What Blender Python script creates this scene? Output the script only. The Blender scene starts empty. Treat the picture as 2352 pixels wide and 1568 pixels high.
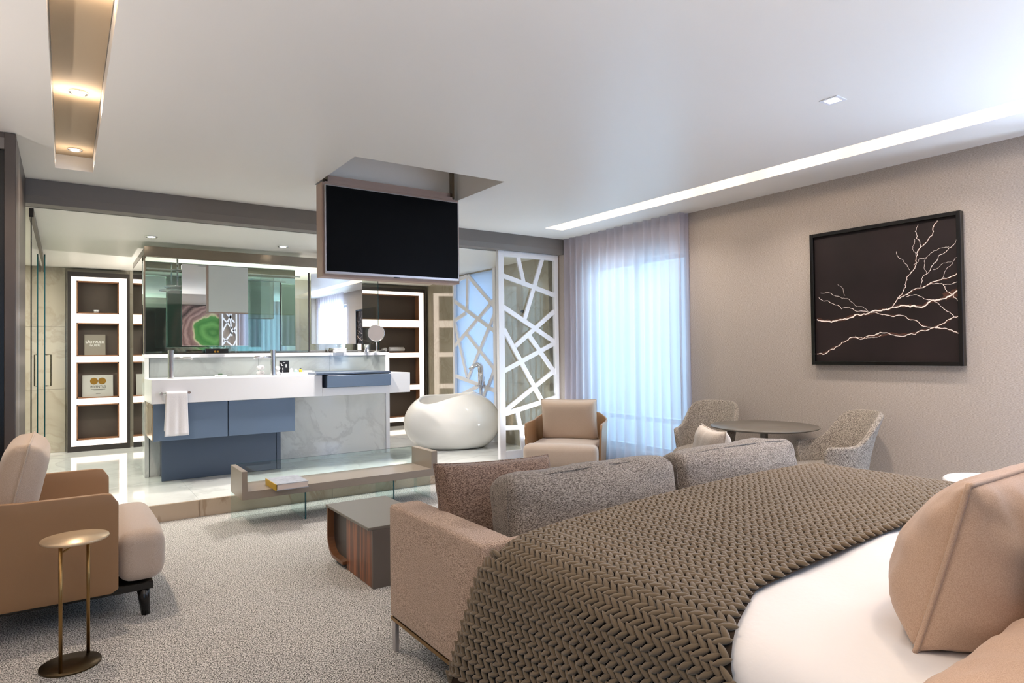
import bpy, bmesh, math, random
import numpy as np
from mathutils import Vector, Matrix, noise
random.seed(7)
PI = math.pi
sc = bpy.context.scene
COL = sc.collection

# ------------------------------------------------------------------ camera, world, exposure
def cam_axes(y, p, r):
    cy, sy, cp, sp, cr, sr = math.cos(y), math.sin(y), math.cos(p), math.sin(p), math.cos(r), math.sin(r)
    f = Vector((sy*cp, cy*cp, sp)); rt = Vector((cy, -sy, 0)); up = rt.cross(f)
    return rt*cr+up*sr, -rt*sr+up*cr, f
R_, U_, F_ = cam_axes(math.radians(34.65), math.radians(.98), math.radians(-.683))
cd = bpy.data.cameras.new('camera'); cam = bpy.data.objects.new('camera', cd); COL.objects.link(cam)
cam.matrix_world = Matrix(((R_.x, U_.x, -F_.x, 0), (R_.y, U_.y, -F_.y, 0), (R_.z, U_.z, -F_.z, 1.35), (0, 0, 0, 1)))
cd.sensor_width = 36; cd.lens = 36*1484/2352; cd.clip_start = .02
sc.camera = cam
sc.view_settings.view_transform = 'Standard'; sc.view_settings.look = 'None'
sc.view_settings.gamma = 1; sc.view_settings.use_curve_mapping = False
sc.view_settings.exposure = 0.80
w = bpy.data.worlds.new('daylight'); sc.world = w; w.use_nodes = True
w.node_tree.nodes['Background'].inputs[0].default_value = (.46, .72, 1, 1)
w.node_tree.nodes['Background'].inputs[1].default_value = .75
cy = sc.cycles
cy.use_denoising = True
cy.max_bounces = 9; cy.diffuse_bounces = 4; cy.glossy_bounces = 5; cy.transmission_bounces = 6; cy.transparent_max_bounces = 14
cy.caustics_reflective = False; cy.caustics_refractive = False
cy.sample_clamp_indirect = 4
cy.blur_glossy = .5

def area(name, loc, rot, sx, sy, power, col, shape='RECTANGLE', spread=PI):
    l = bpy.data.lights.new(name, 'AREA'); l.shape = shape; l.size = sx; l.size_y = sy; l.energy = power; l.color = col
    l.spread = spread
    o = bpy.data.objects.new(name, l); COL.objects.link(o); o.location = loc; o.rotation_euler = rot
    return o
WARM = (1, .80, .62); DAY = (.66, .82, 1)
# daylight through the windows (area lights stand in the window openings, outside the glass)
area('window_light', (5.30, 4.9, 1.35), (0, PI/2, 0), 2.1, 1.5, 36, (.50, .82, 1))
area('window_light', (5.30, .45, 1.45), (0, PI/2, 0), 2.1, 1.5, 230, DAY)
area('window_light', (5.15, 7.95, 1.45), (0, PI/2, 0), 2.0, 1.15, 17, (.86, .93, 1))
area('window_light', (3.9, -.95, 1.45), (-PI/2, 0, 0), 1.3, 2.1, 290, (.9, .92, 1))
area('window_light', (.2, -.95, 1.5), (-PI/2, 0, 0), 1.9, 2.0, 430, (1, .90, .83))  # warm fill at the added window behind the camera

# ------------------------------------------------------------------ materials
def lin(c):
    return tuple(((x/255)/12.92 if x/255 <= .04045 else ((x/255+.055)/1.055)**2.4) for x in c) + (1,)
def newmat(name):
    m = bpy.data.materials.new(name); m.use_nodes = True
    nt = m.node_tree; b = nt.nodes['Principled BSDF']
    return m, nt, b
def N(nt, t, **kw):
    n = nt.nodes.new(t)
    for k, v in kw.items():
        if k in n.inputs: n.inputs[k].default_value = v
        else: setattr(n, k, v)
    return n
def simple(name, rgb, rough=.5, metal=0, spec=.5, bump=0, bscale=200, var=0, vscale=3, coat=0, sheen=0):
    m, nt, b = newmat(name); c = lin(rgb)
    b.inputs['Base Color'].default_value = c
    b.inputs['Roughness'].default_value = rough; b.inputs['Metallic'].default_value = metal
    b.inputs['Specular IOR Level'].default_value = spec
    b.inputs['Coat Weight'].default_value = coat; b.inputs['Sheen Weight'].default_value = sheen
    tc = N(nt, 'ShaderNodeTexCoord')
    if bump:
        n = N(nt, 'ShaderNodeTexNoise', Scale=bscale, Detail=2.0); nt.links.new(tc.outputs['Object'], n.inputs['Vector'])
        bp = N(nt, 'ShaderNodeBump', Strength=bump, Distance=.002); nt.links.new(n.outputs['Fac'], bp.inputs['Height'])
        nt.links.new(bp.outputs[0], b.inputs['Normal'])
    if var:
        n = N(nt, 'ShaderNodeTexNoise', Scale=vscale, Detail=3.0); nt.links.new(tc.outputs['Object'], n.inputs['Vector'])
        r = N(nt, 'ShaderNodeValToRGB'); nt.links.new(n.outputs['Fac'], r.inputs[0])
        r.color_ramp.elements[0].color = tuple(x*(1-var) for x in c[:3])+(1,); r.color_ramp.elements[0].position = .3
        r.color_ramp.elements[1].color = tuple(min(1, x*(1+var)) for x in c[:3])+(1,); r.color_ramp.elements[1].position = .7
        nt.links.new(r.outputs[0], b.inputs['Base Color'])
    return m
def woven(name, a, c2, scale=400, rough=.9, bump=.5, stretch=(1, 1, .35), sheen=.3, lo=.38, hi=.62):
    """fabric: two yarn colours mixed by a stretched noise"""
    m, nt, b = newmat(name)
    tc = N(nt, 'ShaderNodeTexCoord'); mp = N(nt, 'ShaderNodeMapping'); mp.inputs['Scale'].default_value = stretch
    nt.links.new(tc.outputs['Object'], mp.inputs[0])
    n = N(nt, 'ShaderNodeTexNoise', Scale=scale, Detail=2.0, Roughness=.6); nt.links.new(mp.outputs[0], n.inputs['Vector'])
    r = N(nt, 'ShaderNodeValToRGB'); nt.links.new(n.outputs['Fac'], r.inputs[0])
    r.color_ramp.elements[0].color = lin(a); r.color_ramp.elements[0].position = lo
    r.color_ramp.elements[1].color = lin(c2); r.color_ramp.elements[1].position = hi
    nt.links.new(r.outputs[0], b.inputs['Base Color'])
    bp = N(nt, 'ShaderNodeBump', Strength=bump, Distance=.003); nt.links.new(n.outputs['Fac'], bp.inputs['Height'])
    nt.links.new(bp.outputs[0], b.inputs['Normal'])
    b.inputs['Roughness'].default_value = rough; b.inputs['Specular IOR Level'].default_value = .2
    b.inputs['Sheen Weight'].default_value = sheen
    return m
def marble(name, base, vein, rough=.12, scale=1.2, amt=.5):
    m, nt, b = newmat(name)
    tc = N(nt, 'ShaderNodeTexCoord')
    n1 = N(nt, 'ShaderNodeTexNoise', Scale=scale, Detail=6.0, Roughness=.6, Distortion=1.2); nt.links.new(tc.outputs['Object'], n1.inputs['Vector'])
    r = N(nt, 'ShaderNodeValToRGB'); nt.links.new(n1.outputs['Fac'], r.inputs[0])
    e = r.color_ramp.elements; e[0].position = .35; e[1].position = .62
    mid = tuple((1-amt)*x+amt*y for x, y in zip(base, vein))
    e[0].color = lin(base); e[1].color = lin(base)
    k = e.new(.5); k.color = lin(mid); k = e.new(.47); k.color = lin(base); k = e.new(.53); k.color = lin(tuple(.85*x+.15*y for x, y in zip(base, vein)))
    nt.links.new(r.outputs[0], b.inputs['Base Color'])
    b.inputs['Roughness'].default_value = rough
    return m
def glass(name, tint, refl=1.0):
    """architectural sheet glass: clear, tinted, mirror-like by angle"""
    m = bpy.data.materials.new(name); m.use_nodes = True; nt = m.node_tree; nt.nodes.clear()
    o = N(nt, 'ShaderNodeOutputMaterial'); mx = N(nt, 'ShaderNodeMixShader')
    t = N(nt, 'ShaderNodeBsdfTransparent'); t.inputs[0].default_value = tint
    g = N(nt, 'ShaderNodeBsdfGlossy'); g.inputs['Roughness'].default_value = .0; g.inputs[0].default_value = (1, 1, 1, 1)
    f = N(nt, 'ShaderNodeFresnel', IOR=1.5); mu = N(nt, 'ShaderNodeMath', operation='MULTIPLY'); mu.inputs[1].default_value = refl
    mu.use_clamp = True
    ge = N(nt, 'ShaderNodeNewGeometry'); ma = N(nt, 'ShaderNodeMath', operation='MULTIPLY_ADD'); ma.inputs[1].default_value = 1/1.5-1.5; ma.inputs[2].default_value = 1.5
    nt.links.new(ge.outputs['Backfacing'], ma.inputs[0]); nt.links.new(ma.outputs[0], f.inputs['IOR'])   # same air-glass reflection on both faces of the sheet
    nt.links.new(f.outputs[0], mu.inputs[0]); nt.links.new(mu.outputs[0], mx.inputs[0])
    nt.links.new(t.outputs[0], mx.inputs[1]); nt.links.new(g.outputs[0], mx.inputs[2]); nt.links.new(mx.outputs[0], o.inputs[0])
    return m
def emit(name, col, s):
    m = bpy.data.materials.new(name); m.use_nodes = True; nt = m.node_tree; nt.nodes.clear()
    o = N(nt, 'ShaderNodeOutputMaterial'); e = N(nt, 'ShaderNodeEmission', Strength=s); e.inputs[0].default_value = tuple(col)+(1,)
    nt.links.new(e.outputs[0], o.inputs[0]); return m

M_ceil = simple('painted_plaster_white', (240, 237, 232), .42, spec=.35)
M_ceilb = simple('bath_ceiling_white', (238, 237, 230), .4)
M_wall = woven('linen_wallcovering', (152, 142, 134), (196, 186, 176), 200, .85, .35, (1, .4, 2.0), .1, .3, .7)
M_beam = simple('taupe_beam_finish', (118, 112, 108), .6, bump=.2)
M_dark = simple('dark_brown_lacquer', (52, 46, 43), .35)
M_black = simple('black_lacquer', (14, 13, 13), .25)
M_jamb = simple('smoked_oak_panel', (78, 70, 66), .35, var=.15, vscale=2)
M_marbW = marble('white_marble', (226, 229, 228), (176, 178, 178), .06, .9, .35)
M_marbB = marble('beige_marble', (172, 166, 150), (140, 130, 112), .10, 1.0, .35)
M_marbR = marble('step_marble', (192, 174, 154), (140, 115, 92), .15, 1.3, .5)
M_splash = marble('grey_marble', (150, 157, 156), (128, 132, 132), .10, 1.2, .35)
M_white = simple('white_solid_surface', (240, 240, 244), .3)
M_whiteP = simple('white_lacquer', (236, 237, 242), .35)
M_tub = simple('glossy_white_acrylic', (238, 236, 232), .06, coat=.6)
M_blue = simple('blue_grey_lacquer', (98, 116, 140), .38)
M_blueD = simple('dark_blue_grey_lacquer', (74, 88, 108), .38)
M_chrome = simple('chrome', (232, 232, 236), .16, 1)
M_steel = simple('brushed_bronze_frame', (128, 118, 104), .25, 1)
M_brass = simple('aged_brass', (150, 118, 74), .28, 1)
M_brassD = simple('dark_bronze', (92, 78, 58), .35, 1)
M_brassT = simple('pale_gold_top', (214, 190, 158), .35, .6)
M_screen = simple('black_glass_screen', (13, 14, 16), .35, spec=.06)
M_bezel = simple('silver_bezel', (190, 186, 188), .3, .8)
M_case = simple('rose_beige_case', (176, 152, 140), .5)
M_mirror = simple('mirror_silver', (236, 242, 240), .0, 1)
M_mirrorG = simple('green_mirror_silver', (212, 232, 224), .01, 1)
M_glassG = glass('green_sheet_glass', (.90, .965, .94, 1), 1.6)
M_glassB = glass('bench_sheet_glass', (.90, .965, .96, 1), 1.2)
M_glassE = simple('glass_edge_teal', (22, 74, 80), .15)
M_glassC = glass('clear_sheet_glass', (.95, .97, .96, 1), 1.0)
M_frost = glass('window_glass', (.95, .98, 1, 1), .8)
M_taupe = simple('taupe_lacquer', (142, 130, 118), .32)
M_taupeD = simple('grey_brown_lacquer', (92, 84, 78), .35)
M_table = simple('grey_lacquer_top', (104, 98, 90), .35)
M_shell = simple('tan_leather', (150, 114, 80), .45, bump=.12, bscale=500)
M_cush = woven('warm_beige_upholstery', (170, 150, 134), (200, 182, 166), 600, .85, .25, (1, 1, 1), .5)
M_sofa = woven('sofa_boucle', (112, 88, 72), (204, 180, 162), 300, .95, .6, (1, 1, 1), .2, .36, .6)
M_sofaC = woven('grey_tweed_cushion', (66, 57, 50), (164, 154, 144), 360, .95, .6, (.3, 1, 1), .2, .37, .64)
M_sofaP = woven('brown_tweed_pillow', (80, 60, 50), (158, 134, 118), 360, .95, .7, (.3, 1, 1), .2, .40, .62)
M_pillS = woven('pale_pillow_linen', (188, 176, 166), (224, 214, 204), 420, .95, .3, (1, 1, .35))
M_tweed = woven('grey_brown_tweed', (56, 46, 38), (190, 180, 168), 260, .95, .8, (1, 1, 1), .2, .40, .602)
M_knit = simple('olive_brown_wool', (112, 97, 78), .9, spec=.15, var=.14, vscale=1.2, bump=.3, bscale=900, sheen=.3)
M_knitB = simple('shaded_wool_base', (58, 48, 40), .95, spec=.1)  # darker than the stitches: shade of the gaps put into the colour
M_duvet = simple('white_damask_cotton', (232, 228, 226), .75, spec=.2, bump=.25, bscale=60)
M_pink = woven('sand_linen', (186, 154, 130), (204, 174, 150), 500, .85, .2, (1, 1, 1), .3)
M_towel = simple('white_terry', (236, 234, 238), .95, bump=.8, bscale=260)
M_gold = simple('gold_foil', (160, 120, 50), .3, .7)
M_cover = simple('grey_book_cover', (132, 124, 112), .5)
M_cover2 = simple('pale_book_cover', (186, 184, 178), .4)
M_paper = simple('book_pages', (214, 198, 188), .8)
M_yellow = simple('yellow_book_spine', (178, 142, 22), .5)
M_bkgrey = simple('grey_photo_cover', (160, 164, 176), .35, var=.25, vscale=22)
M_ink = simple('dark_print', (44, 38, 30), .6)
M_inkW = simple('white_print', (240, 238, 234), .6)
M_led = emit('warm_led_strip', (1, .84, .70), 1.35)
M_lamp = emit('downlight_lens', (1, .88, .74), 16)

# carpet
m, nt, b = newmat('loop_pile_carpet'); M_carpet = m
tc = N(nt, 'ShaderNodeTexCoord'); mp = N(nt, 'ShaderNodeMapping'); mp.inputs['Scale'].default_value = (1, .85, 1); mp.inputs['Rotation'].default_value = (0, 0, .5)
nt.links.new(tc.outputs['Object'], mp.inputs[0])
n = N(nt, 'ShaderNodeTexNoise', Scale=165.0, Detail=2.0, Roughness=.7); nt.links.new(mp.outputs[0], n.inputs['Vector'])
r = N(nt, 'ShaderNodeValToRGB'); nt.links.new(n.outputs['Fac'], r.inputs[0])
r.color_ramp.elements[0].color = lin((84, 82, 80)); r.color_ramp.elements[0].position = .43
r.color_ramp.elements[1].color = lin((226, 224, 221)); r.color_ramp.elements[1].position = .57
nt.links.new(r.outputs[0], b.inputs['Base Color']); b.inputs['Roughness'].default_value = .95; b.inputs['Specular IOR Level'].default_value = .1
bp = N(nt, 'ShaderNodeBump', Strength=.6, Distance=.006); nt.links.new(n.outputs['Fac'], bp.inputs['Height']); nt.links.new(bp.outputs[0], b.inputs['Normal'])
# striped rosewood
m, nt, b = newmat('striped_rosewood'); M_wood = m
tc = N(nt, 'ShaderNodeTexCoord'); mp = N(nt, 'ShaderNodeMapping'); mp.inputs['Scale'].default_value = (60, 60, 1.5); nt.links.new(tc.outputs['Object'], mp.inputs[0])
n = N(nt, 'ShaderNodeTexNoise', Scale=1.3, Detail=3.0); nt.links.new(mp.outputs[0], n.inputs['Vector'])
r = N(nt, 'ShaderNodeValToRGB'); nt.links.new(n.outputs['Fac'], r.inputs[0])
r.color_ramp.elements[0].color = lin((62, 34, 20)); r.color_ramp.elements[0].position = .38
r.color_ramp.elements[1].color = lin((150, 88, 50)); r.color_ramp.elements[1].position = .62
nt.links.new(r.outputs[0], b.inputs['Base Color']); b.inputs['Roughness'].default_value = .3
# sheer curtain
def sheer(name, col, trans):
    m = bpy.data.materials.new(name); m.use_nodes = True; nt = m.node_tree; nt.nodes.clear()
    o = N(nt, 'ShaderNodeOutputMaterial'); a = N(nt, 'ShaderNodeMixShader'); c = N(nt, 'ShaderNodeMixShader')
    t = N(nt, 'ShaderNodeBsdfTransparent'); d = N(nt, 'ShaderNodeBsdfDiffuse'); tl = N(nt, 'ShaderNodeBsdfTranslucent')
    d.inputs[0].default_value = lin(col); tl.inputs[0].default_value = lin(col)
    a.inputs[0].default_value = .5; c.inputs[0].default_value = 1-trans
    nt.links.new(d.outputs[0], a.inputs[1]); nt.links.new(tl.outputs[0], a.inputs[2])
    nt.links.new(t.outputs[0], c.inputs[1]); nt.links.new(a.outputs[0], c.inputs[2]); nt.links.new(c.outputs[0], o.inputs[0]); return m
M_sheer = sheer('sheer_voile', (206, 200, 210), .22)
# agate print
m, nt, b = newmat('agate_print'); M_agate = m
tc = N(nt, 'ShaderNodeTexCoord'); mp = N(nt, 'ShaderNodeMapping'); mp.inputs['Scale'].default_value = (1, 1, 1)
nt.links.new(tc.outputs['Object'], mp.inputs[0])
ln = N(nt, 'ShaderNodeVectorMath', operation='LENGTH'); n = N(nt, 'ShaderNodeTexNoise', Scale=3.0, Detail=4.0); nt.links.new(mp.outputs[0], n.inputs['Vector']); nt.links.new(mp.outputs[0], ln.inputs[0])
ad = N(nt, 'ShaderNodeMath', operation='MULTIPLY_ADD'); ad.inputs[1].default_value = .28; nt.links.new(n.outputs['Fac'], ad.inputs[0]); nt.links.new(ln.outputs['Value'], ad.inputs[2])
r = N(nt, 'ShaderNodeValToRGB'); nt.links.new(ad.outputs[0], r.inputs[0]); e = r.color_ramp.elements
e[0].position = 0; e[0].color = lin((120, 170, 96)); e[1].position = 1; e[1].color = lin((40, 30, 30))
for p_, c_ in ((.22, (58, 110, 52)), (.34, (104, 156, 86)), (.42, (66, 122, 60)), (.50, (84, 138, 72)), (.53, (196, 190, 150)), (.56, (150, 120, 112)), (.62, (120, 94, 88)), (.66, (168, 140, 132)), (.72, (110, 84, 80)), (.76, (150, 124, 116)), (.82, (50, 38, 38)), (.90, (140, 116, 110))):
    k = e.new(p_); k.color = lin(c_)
nt.links.new(r.outputs[0], b.inputs['Base Color']); b.inputs['Roughness'].default_value = .3
# lightning print ground
m, nt, b = newmat('storm_photo_ground'); M_storm = m
tc = N(nt, 'ShaderNodeTexCoord'); n = N(nt, 'ShaderNodeTexNoise', Scale=2.2, Detail=2.0); nt.links.new(tc.outputs['Object'], n.inputs['Vector'])
r = N(nt, 'ShaderNodeValToRGB'); nt.links.new(n.outputs['Fac'], r.inputs[0])
r.color_ramp.elements[0].color = lin((16, 13, 14)); r.color_ramp.elements[1].color = lin((44, 34, 34)); r.color_ramp.elements[1].position = .8
nt.links.new(r.outputs[0], b.inputs['Base Color']); b.inputs['Roughness'].default_value = .5; b.inputs['Specular IOR Level'].default_value = .25

# ------------------------------------------------------------------ mesh helpers
ORG = {}
def root_loc(o):
    while o is not None:
        if o.name in ORG: return ORG[o.name]
        o = o.parent
    return None
def empty(name, loc, label, cat, group=None, rotz=0, world=True):
    o = bpy.data.objects.new(name, None); COL.objects.link(o); o.location = loc; o.rotation_euler = (0, 0, rotz)
    o.empty_display_size = .05
    if world: ORG[o.name] = Vector(loc)
    tag(o, label, cat, group); return o
def tag(o, label=None, cat=None, group=None, kind=None):
    if label: o['label'] = label
    if cat: o['category'] = cat
    if group: o['group'] = group
    if kind: o['kind'] = kind
    return o
def obj(name, bm, mat, parent=None, smooth=False, label=None):
    if parent is not None:
        rl = root_loc(parent)
        if rl is not None: bmesh.ops.translate(bm, verts=bm.verts, vec=-rl)
    bmesh.ops.recalc_face_normals(bm, faces=bm.faces)
    me = bpy.data.meshes.new(name); bm.to_mesh(me); bm.free()
    me.materials.append(mat)
    if smooth:
        for p in me.polygons: p.use_smooth = True
    o = bpy.data.objects.new(name, me); COL.objects.link(o)
    if parent is not None: o.parent = parent
    if label: o['label'] = label
    return o
def origin_to(o, loc):
    """move a parentless mesh's origin"""
    o.data.transform(Matrix.Translation(-Vector(loc))); o.location = loc; return o
def struct(name, bm, mat, parent=None):
    o = obj(name, bm, mat, parent); o['kind'] = 'structure'; return o
def bx(bm, x0, x1, y0, y1, z0, z1, bev=0, seg=2, mat=None):
    r = bmesh.ops.create_cube(bm, size=1); vs = r['verts']
    for v in vs:
        v.co = Vector(((x0+x1)/2+v.co.x*(x1-x0), (y0+y1)/2+v.co.y*(y1-y0), (z0+z1)/2+v.co.z*(z1-z0)))
    if bev:
        es = list({e for v in vs for e in v.link_edges})
        bmesh.ops.bevel(bm, geom=es, offset=bev, segments=seg, affect='EDGES', profile=.5)
    return bm
def B(*a, **k): return bx(bmesh.new(), *a, **k)
def tube(bm, pts, r, seg=10, closed=False, caps=True, flat=None):
    pts = [Vector(p) for p in pts]; rings = []; n = len(pts); rr = r if hasattr(r, '__len__') else [r]*n
    prev = None
    for i, p in enumerate(pts):
        a = pts[(i-1) % n] if (closed or i > 0) else p; c = pts[(i+1) % n] if (closed or i < n-1) else p
        t = (c-a).normalized()
        if prev is None: u = t.orthogonal().normalized()
        else:
            u = prev - t*prev.dot(t); u = u.normalized() if u.length > 1e-6 else t.orthogonal().normalized()
        prev = u; v = t.cross(u)
        rings.append([bm.verts.new(p+(u*math.cos(2*PI*k/seg)+v*math.sin(2*PI*k/seg))*rr[i]) for k in range(seg)])
    m_ = n if closed else n-1
    for i in range(m_):
        A, C = rings[i], rings[(i+1) % n]
        for k in range(seg): bm.faces.new((A[k], A[(k+1) % seg], C[(k+1) % seg], C[k]))
    if caps and not closed:
        bm.faces.new(rings[0][::-1]); bm.faces.new(rings[-1])
    return bm
def lathe(bm, prof, cx=0, cy=0, seg=32):
    rings = []
    for r, z in prof:
        if r < 1e-5: rings.append([bm.verts.new((cx, cy, z))])
        else: rings.append([bm.verts.new((cx+r*math.cos(2*PI*k/seg), cy+r*math.sin(2*PI*k/seg), z)) for k in range(seg)])
    for A, C in zip(rings, rings[1:]):
        for k in range(seg):
            f = [A[k % len(A)], A[(k+1) % len(A)], C[(k+1) % len(C)], C[k % len(C)]]
            f2 = []
            for v in f:
                if v not in f2: f2.append(v)
            if len(f2) > 2: bm.faces.new(f2)
    return bm
def prism(bm, poly, axis, a0, a1):
    """extrude a 2-D polygon; axis 'x': poly=(y,z), 'y': poly=(x,z), 'z': poly=(x,y)"""
    def P(p, a): return {'x': (a, p[0], p[1]), 'y': (p[0], a, p[1]), 'z': (p[0], p[1], a)}[axis]
    A = [bm.verts.new(P(p, a0)) for p in poly]; C = [bm.verts.new(P(p, a1)) for p in poly]
    bm.faces.new(A); bm.faces.new(C[::-1]); n = len(poly)
    for i in range(n): bm.faces.new((A[i], A[(i+1) % n], C[(i+1) % n], C[i]))
    return bm
def softbox(hx, hy, hz, r, bulge=(0, 0, 0), n=10, wr=0, seed=0):
    """rounded, slightly bulging upholstery block centred on the origin"""
    bm = bmesh.new()
    def samp(h):
        q = [-h]+[-h+r*t for t in (.15, .4, .7, 1)]+[(-h+r)+(2*(h-r))*i/n for i in range(1, n)]+[h-r*t for t in (1, .7, .4, .15)]+[h]
        return q
    H = (hx, hy, hz); S = [samp(h) for h in H]
    for ax in range(3):
        a, c = (ax+1) % 3, (ax+2) % 3
        for sgn in (-1, 1):
            G = []
            for p in S[a]:
                row = []
                for q in S[c]:
                    v = [0, 0, 0]; v[ax] = sgn*H[ax]; v[a] = p; v[c] = q; row.append(bm.verts.new(v))
                G.append(row)
            for i in range(len(S[a])-1):
                for j in range(len(S[c])-1):
                    f = (G[i][j], G[i+1][j], G[i+1][j+1], G[i][j+1]); bm.faces.new(f if sgn > 0 else f[::-1])
    bmesh.ops.remove_doubles(bm, verts=bm.verts, dist=1e-5)
    for v in bm.verts:
        p = v.co.copy(); q = Vector([max(-(H[i]-r), min(H[i]-r, p[i])) for i in range(3)])
        d = p-q
        if d.length > 1e-9:
            # push cube-surface sample to the rounded surface
            d = d.normalized()*r if sum(1 for i in range(3) if abs(d[i]) > 1e-9) > 1 else d
        s = q+d
        f = [1-(s[i]/H[i])**2 for i in range(3)]
        for i in range(3):
            a, c = (i+1) % 3, (i+2) % 3
            s[i] += bulge[i]*max(0, f[a])*max(0, f[c])*(1 if s[i] > 0 else -1)*min(1, abs(s[i])/(H[i]*.8))
        if wr:
            nn = noise.noise((s*7)+Vector((seed, seed*2, 0)))*wr + noise.noise((s*19)+Vector((seed, 0, seed)))*wr*.4
            s += v.normal*nn if v.normal.length else Vector((0, 0, nn))
        v.co = s
    return bm
def pillow(w_, h_, t_, pinch=.06, n=26, wr=.004, seed=0, pw=.42, e=4, sag=0):
    """cushion in the XZ plane, thickness along Y; returns bm and its seam outline"""
    bm = bmesh.new(); seam = {}
    us = [math.sin(PI/2*(-1+2*i/n)) for i in range(n+1)]
    us = [.35*u+.65*(-1+2*i/n) for i, u in enumerate(us)]
    grids = []
    for sgn in (-1, 1):
        G = []
        for i, u in enumerate(us):
            row = []
            for j, v in enumerate(us):
                edge = i in (0, n) or j in (0, n)
                x = w_/2*u*(1-pinch*(1-v*v)*abs(u)**3); z = h_/2*v*(1-pinch*(1-u*u)*abs(v)**3)
                T = (max(0, 1-abs(u)**e)*max(0, 1-abs(v)**e))**pw
                y = sgn*t_/2*T*(1-sag*v-.5*sag*v*v*(v > 0))
                if not edge:
                    y += sgn*wr*(noise.noise(Vector((x*9+seed, z*9, sgn)))+.7*noise.noise(Vector((x*22, z*8+seed, sgn))))*min(1, 3*T)
                    # pulled creases near the corners
                    y += sgn*wr*.8*math.sin(26*(abs(u)-abs(v)))*max(0, abs(u*v)-.25)*T
                    y += sgn*wr*.9*(math.sin(z*70+seed+3*x)*math.exp(-(1-abs(u))*4)+math.sin(x*60+seed)*math.exp(-(1-abs(v))*4))*T
                if edge:
                    if (i, j) not in seam: seam[(i, j)] = bm.verts.new((x, 0, z))
                    row.append(seam[(i, j)])
                else: row.append(bm.verts.new((x, y, z)))
            G.append(row)
        for i in range(n):
            for j in range(n):
                f = (G[i][j], G[i+1][j], G[i+1][j+1], G[i][j+1]); bm.faces.new(f if sgn < 0 else f[::-1])
    loop = [(i, 0) for i in range(n)]+[(n, j) for j in range(n)]+[(i, n) for i in range(n, 0, -1)]+[(0, j) for j in range(n, 0, -1)]
    pts = [seam[k].co.copy() for k in loop]
    return bm, pts
def place(bm, loc, rx=0, ry=0, rz=0):
    M = Matrix.Translation(loc) @ Matrix.Rotation(rz, 4, 'Z') @ Matrix.Rotation(ry, 4, 'Y') @ Matrix.Rotation(rx, 4, 'X')
    bmesh.ops.transform(bm, matrix=M, verts=bm.verts); return M
def text(name, s, size, loc, rot, mat, parent, depth=.0008, sx=1):
    c = bpy.data.curves.new(name, 'FONT'); c.body = s; c.size = size; c.align_x = 'CENTER'; c.extrude = depth
    t = bpy.data.objects.new(name, c); COL.objects.link(t)
    dg = bpy.context.evaluated_depsgraph_get(); me = bpy.data.meshes.new_from_object(t.evaluated_get(dg)); bpy.data.objects.remove(t)
    bm = bmesh.new(); bm.from_mesh(me)
    bmesh.ops.transform(bm, matrix=Matrix.Translation(loc) @ rot @ Matrix.Diagonal((sx, 1, 1, 1)), verts=bm.verts)
    return obj(name, bm, mat, parent)
RX90 = Matrix.Rotation(PI/2, 4, 'X')

# ------------------------------------------------------------------ setting: shell
C = 2.70; CB = 2.52; S = .14; XR = 5.05
struct('floor', B(-1.6, 5.4, -.8, 6.02, -.05, 0), M_carpet)
# marble platform of the bath, laid in large slabs
pf = struct('floor.001', B(-1.5, 5.45, 6.025, 10.4, -.05, S-.008), M_marbW)
for i in range(6):
    for j in range(4):
        x0, y0 = -1.35+i*1.14, 6.022+j*1.06
        o = obj('tile', B(x0+.001, min(5.4, x0+1.14)-.001, y0+.001, y0+1.059, S-.008, S, bev=.001, seg=1), M_marbW, pf)
pr = struct('trim_1', B(-1.35, 5.0, 6.016, 6.024, 0, S-.02), M_marbR)
for i in range(6):
    obj('panel', B(-1.35+i*1.14+.001, -.21+i*1.14-.001, 6.0, 6.02, 0, S-.001, bev=.001, seg=1), M_marbR, pr)

def slab(xs, ys, z, holes, lid):
    """ceiling plane with rectangular pockets"""
    bm = bmesh.new(); V = {}
    def v(x, y, zz):
        k = (round(x, 4), round(y, 4), round(zz, 4))
        if k not in V: V[k] = bm.verts.new((x, y, zz))
        return V[k]
    H = [(h, d) for h, d in zip(holes, lid)]
    for i in range(len(xs)-1):
        for j in range(len(ys)-1):
            cx, cy_ = (xs[i]+xs[i+1])/2, (ys[j]+ys[j+1])/2
            zz = z
            for (x0, x1, y0, y1), d in H:
                if x0 < cx < x1 and y0 < cy_ < y1: zz = None
            if zz is not None: bm.faces.new((v(xs[i], ys[j], z), v(xs[i], ys[j+1], z), v(xs[i+1], ys[j+1], z), v(xs[i+1], ys[j], z)))
    for (x0, x1, y0, y1), d in H:
        q = [(x0, y0), (x1, y0), (x1, y1), (x0, y1)]
        X = sorted({x for x in xs if x0 <= x <= x1}); Y = sorted({y for y in ys if y0 <= y <= y1})
        ring = [(x, y0) for x in X]+[(x1, y) for y in Y[1:]]+[(x, y1) for x in X[::-1][1:]]+[(x0, y) for y in Y[::-1][1:-1]]
        n_ = len(ring)
        for k in range(n_):
            a, c = ring[k], ring[(k+1) % n_]
            bm.faces.new((v(*a, z), v(*c, z), v(*c, z+d), v(*a, z+d)))
        bm.faces.new([v(*p, z+d) for p in ring])
    return bm
hL = (-.06, .165, -.5, 5.59); hR = (4.30, 4.545, -.5, 5.56); hT = (1.625, 2.856, 4.21, 5.08)
xs = sorted({-1.6, 5.3, hL[0], hL[1], hR[0], hR[1], hT[0], hT[1]}); ys = sorted({-.8, 6.1, hL[2], hL[3], hR[3], hT[2], hT[3]})
struct('ceiling', slab(xs, ys, C, [hL, hR, hT], [.11, .12, .32]), M_ceil)
struct('ceiling.001', B(-1.5, 5.45, 6.2, 10.4, CB, CB+.05), M_ceilb)
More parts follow.
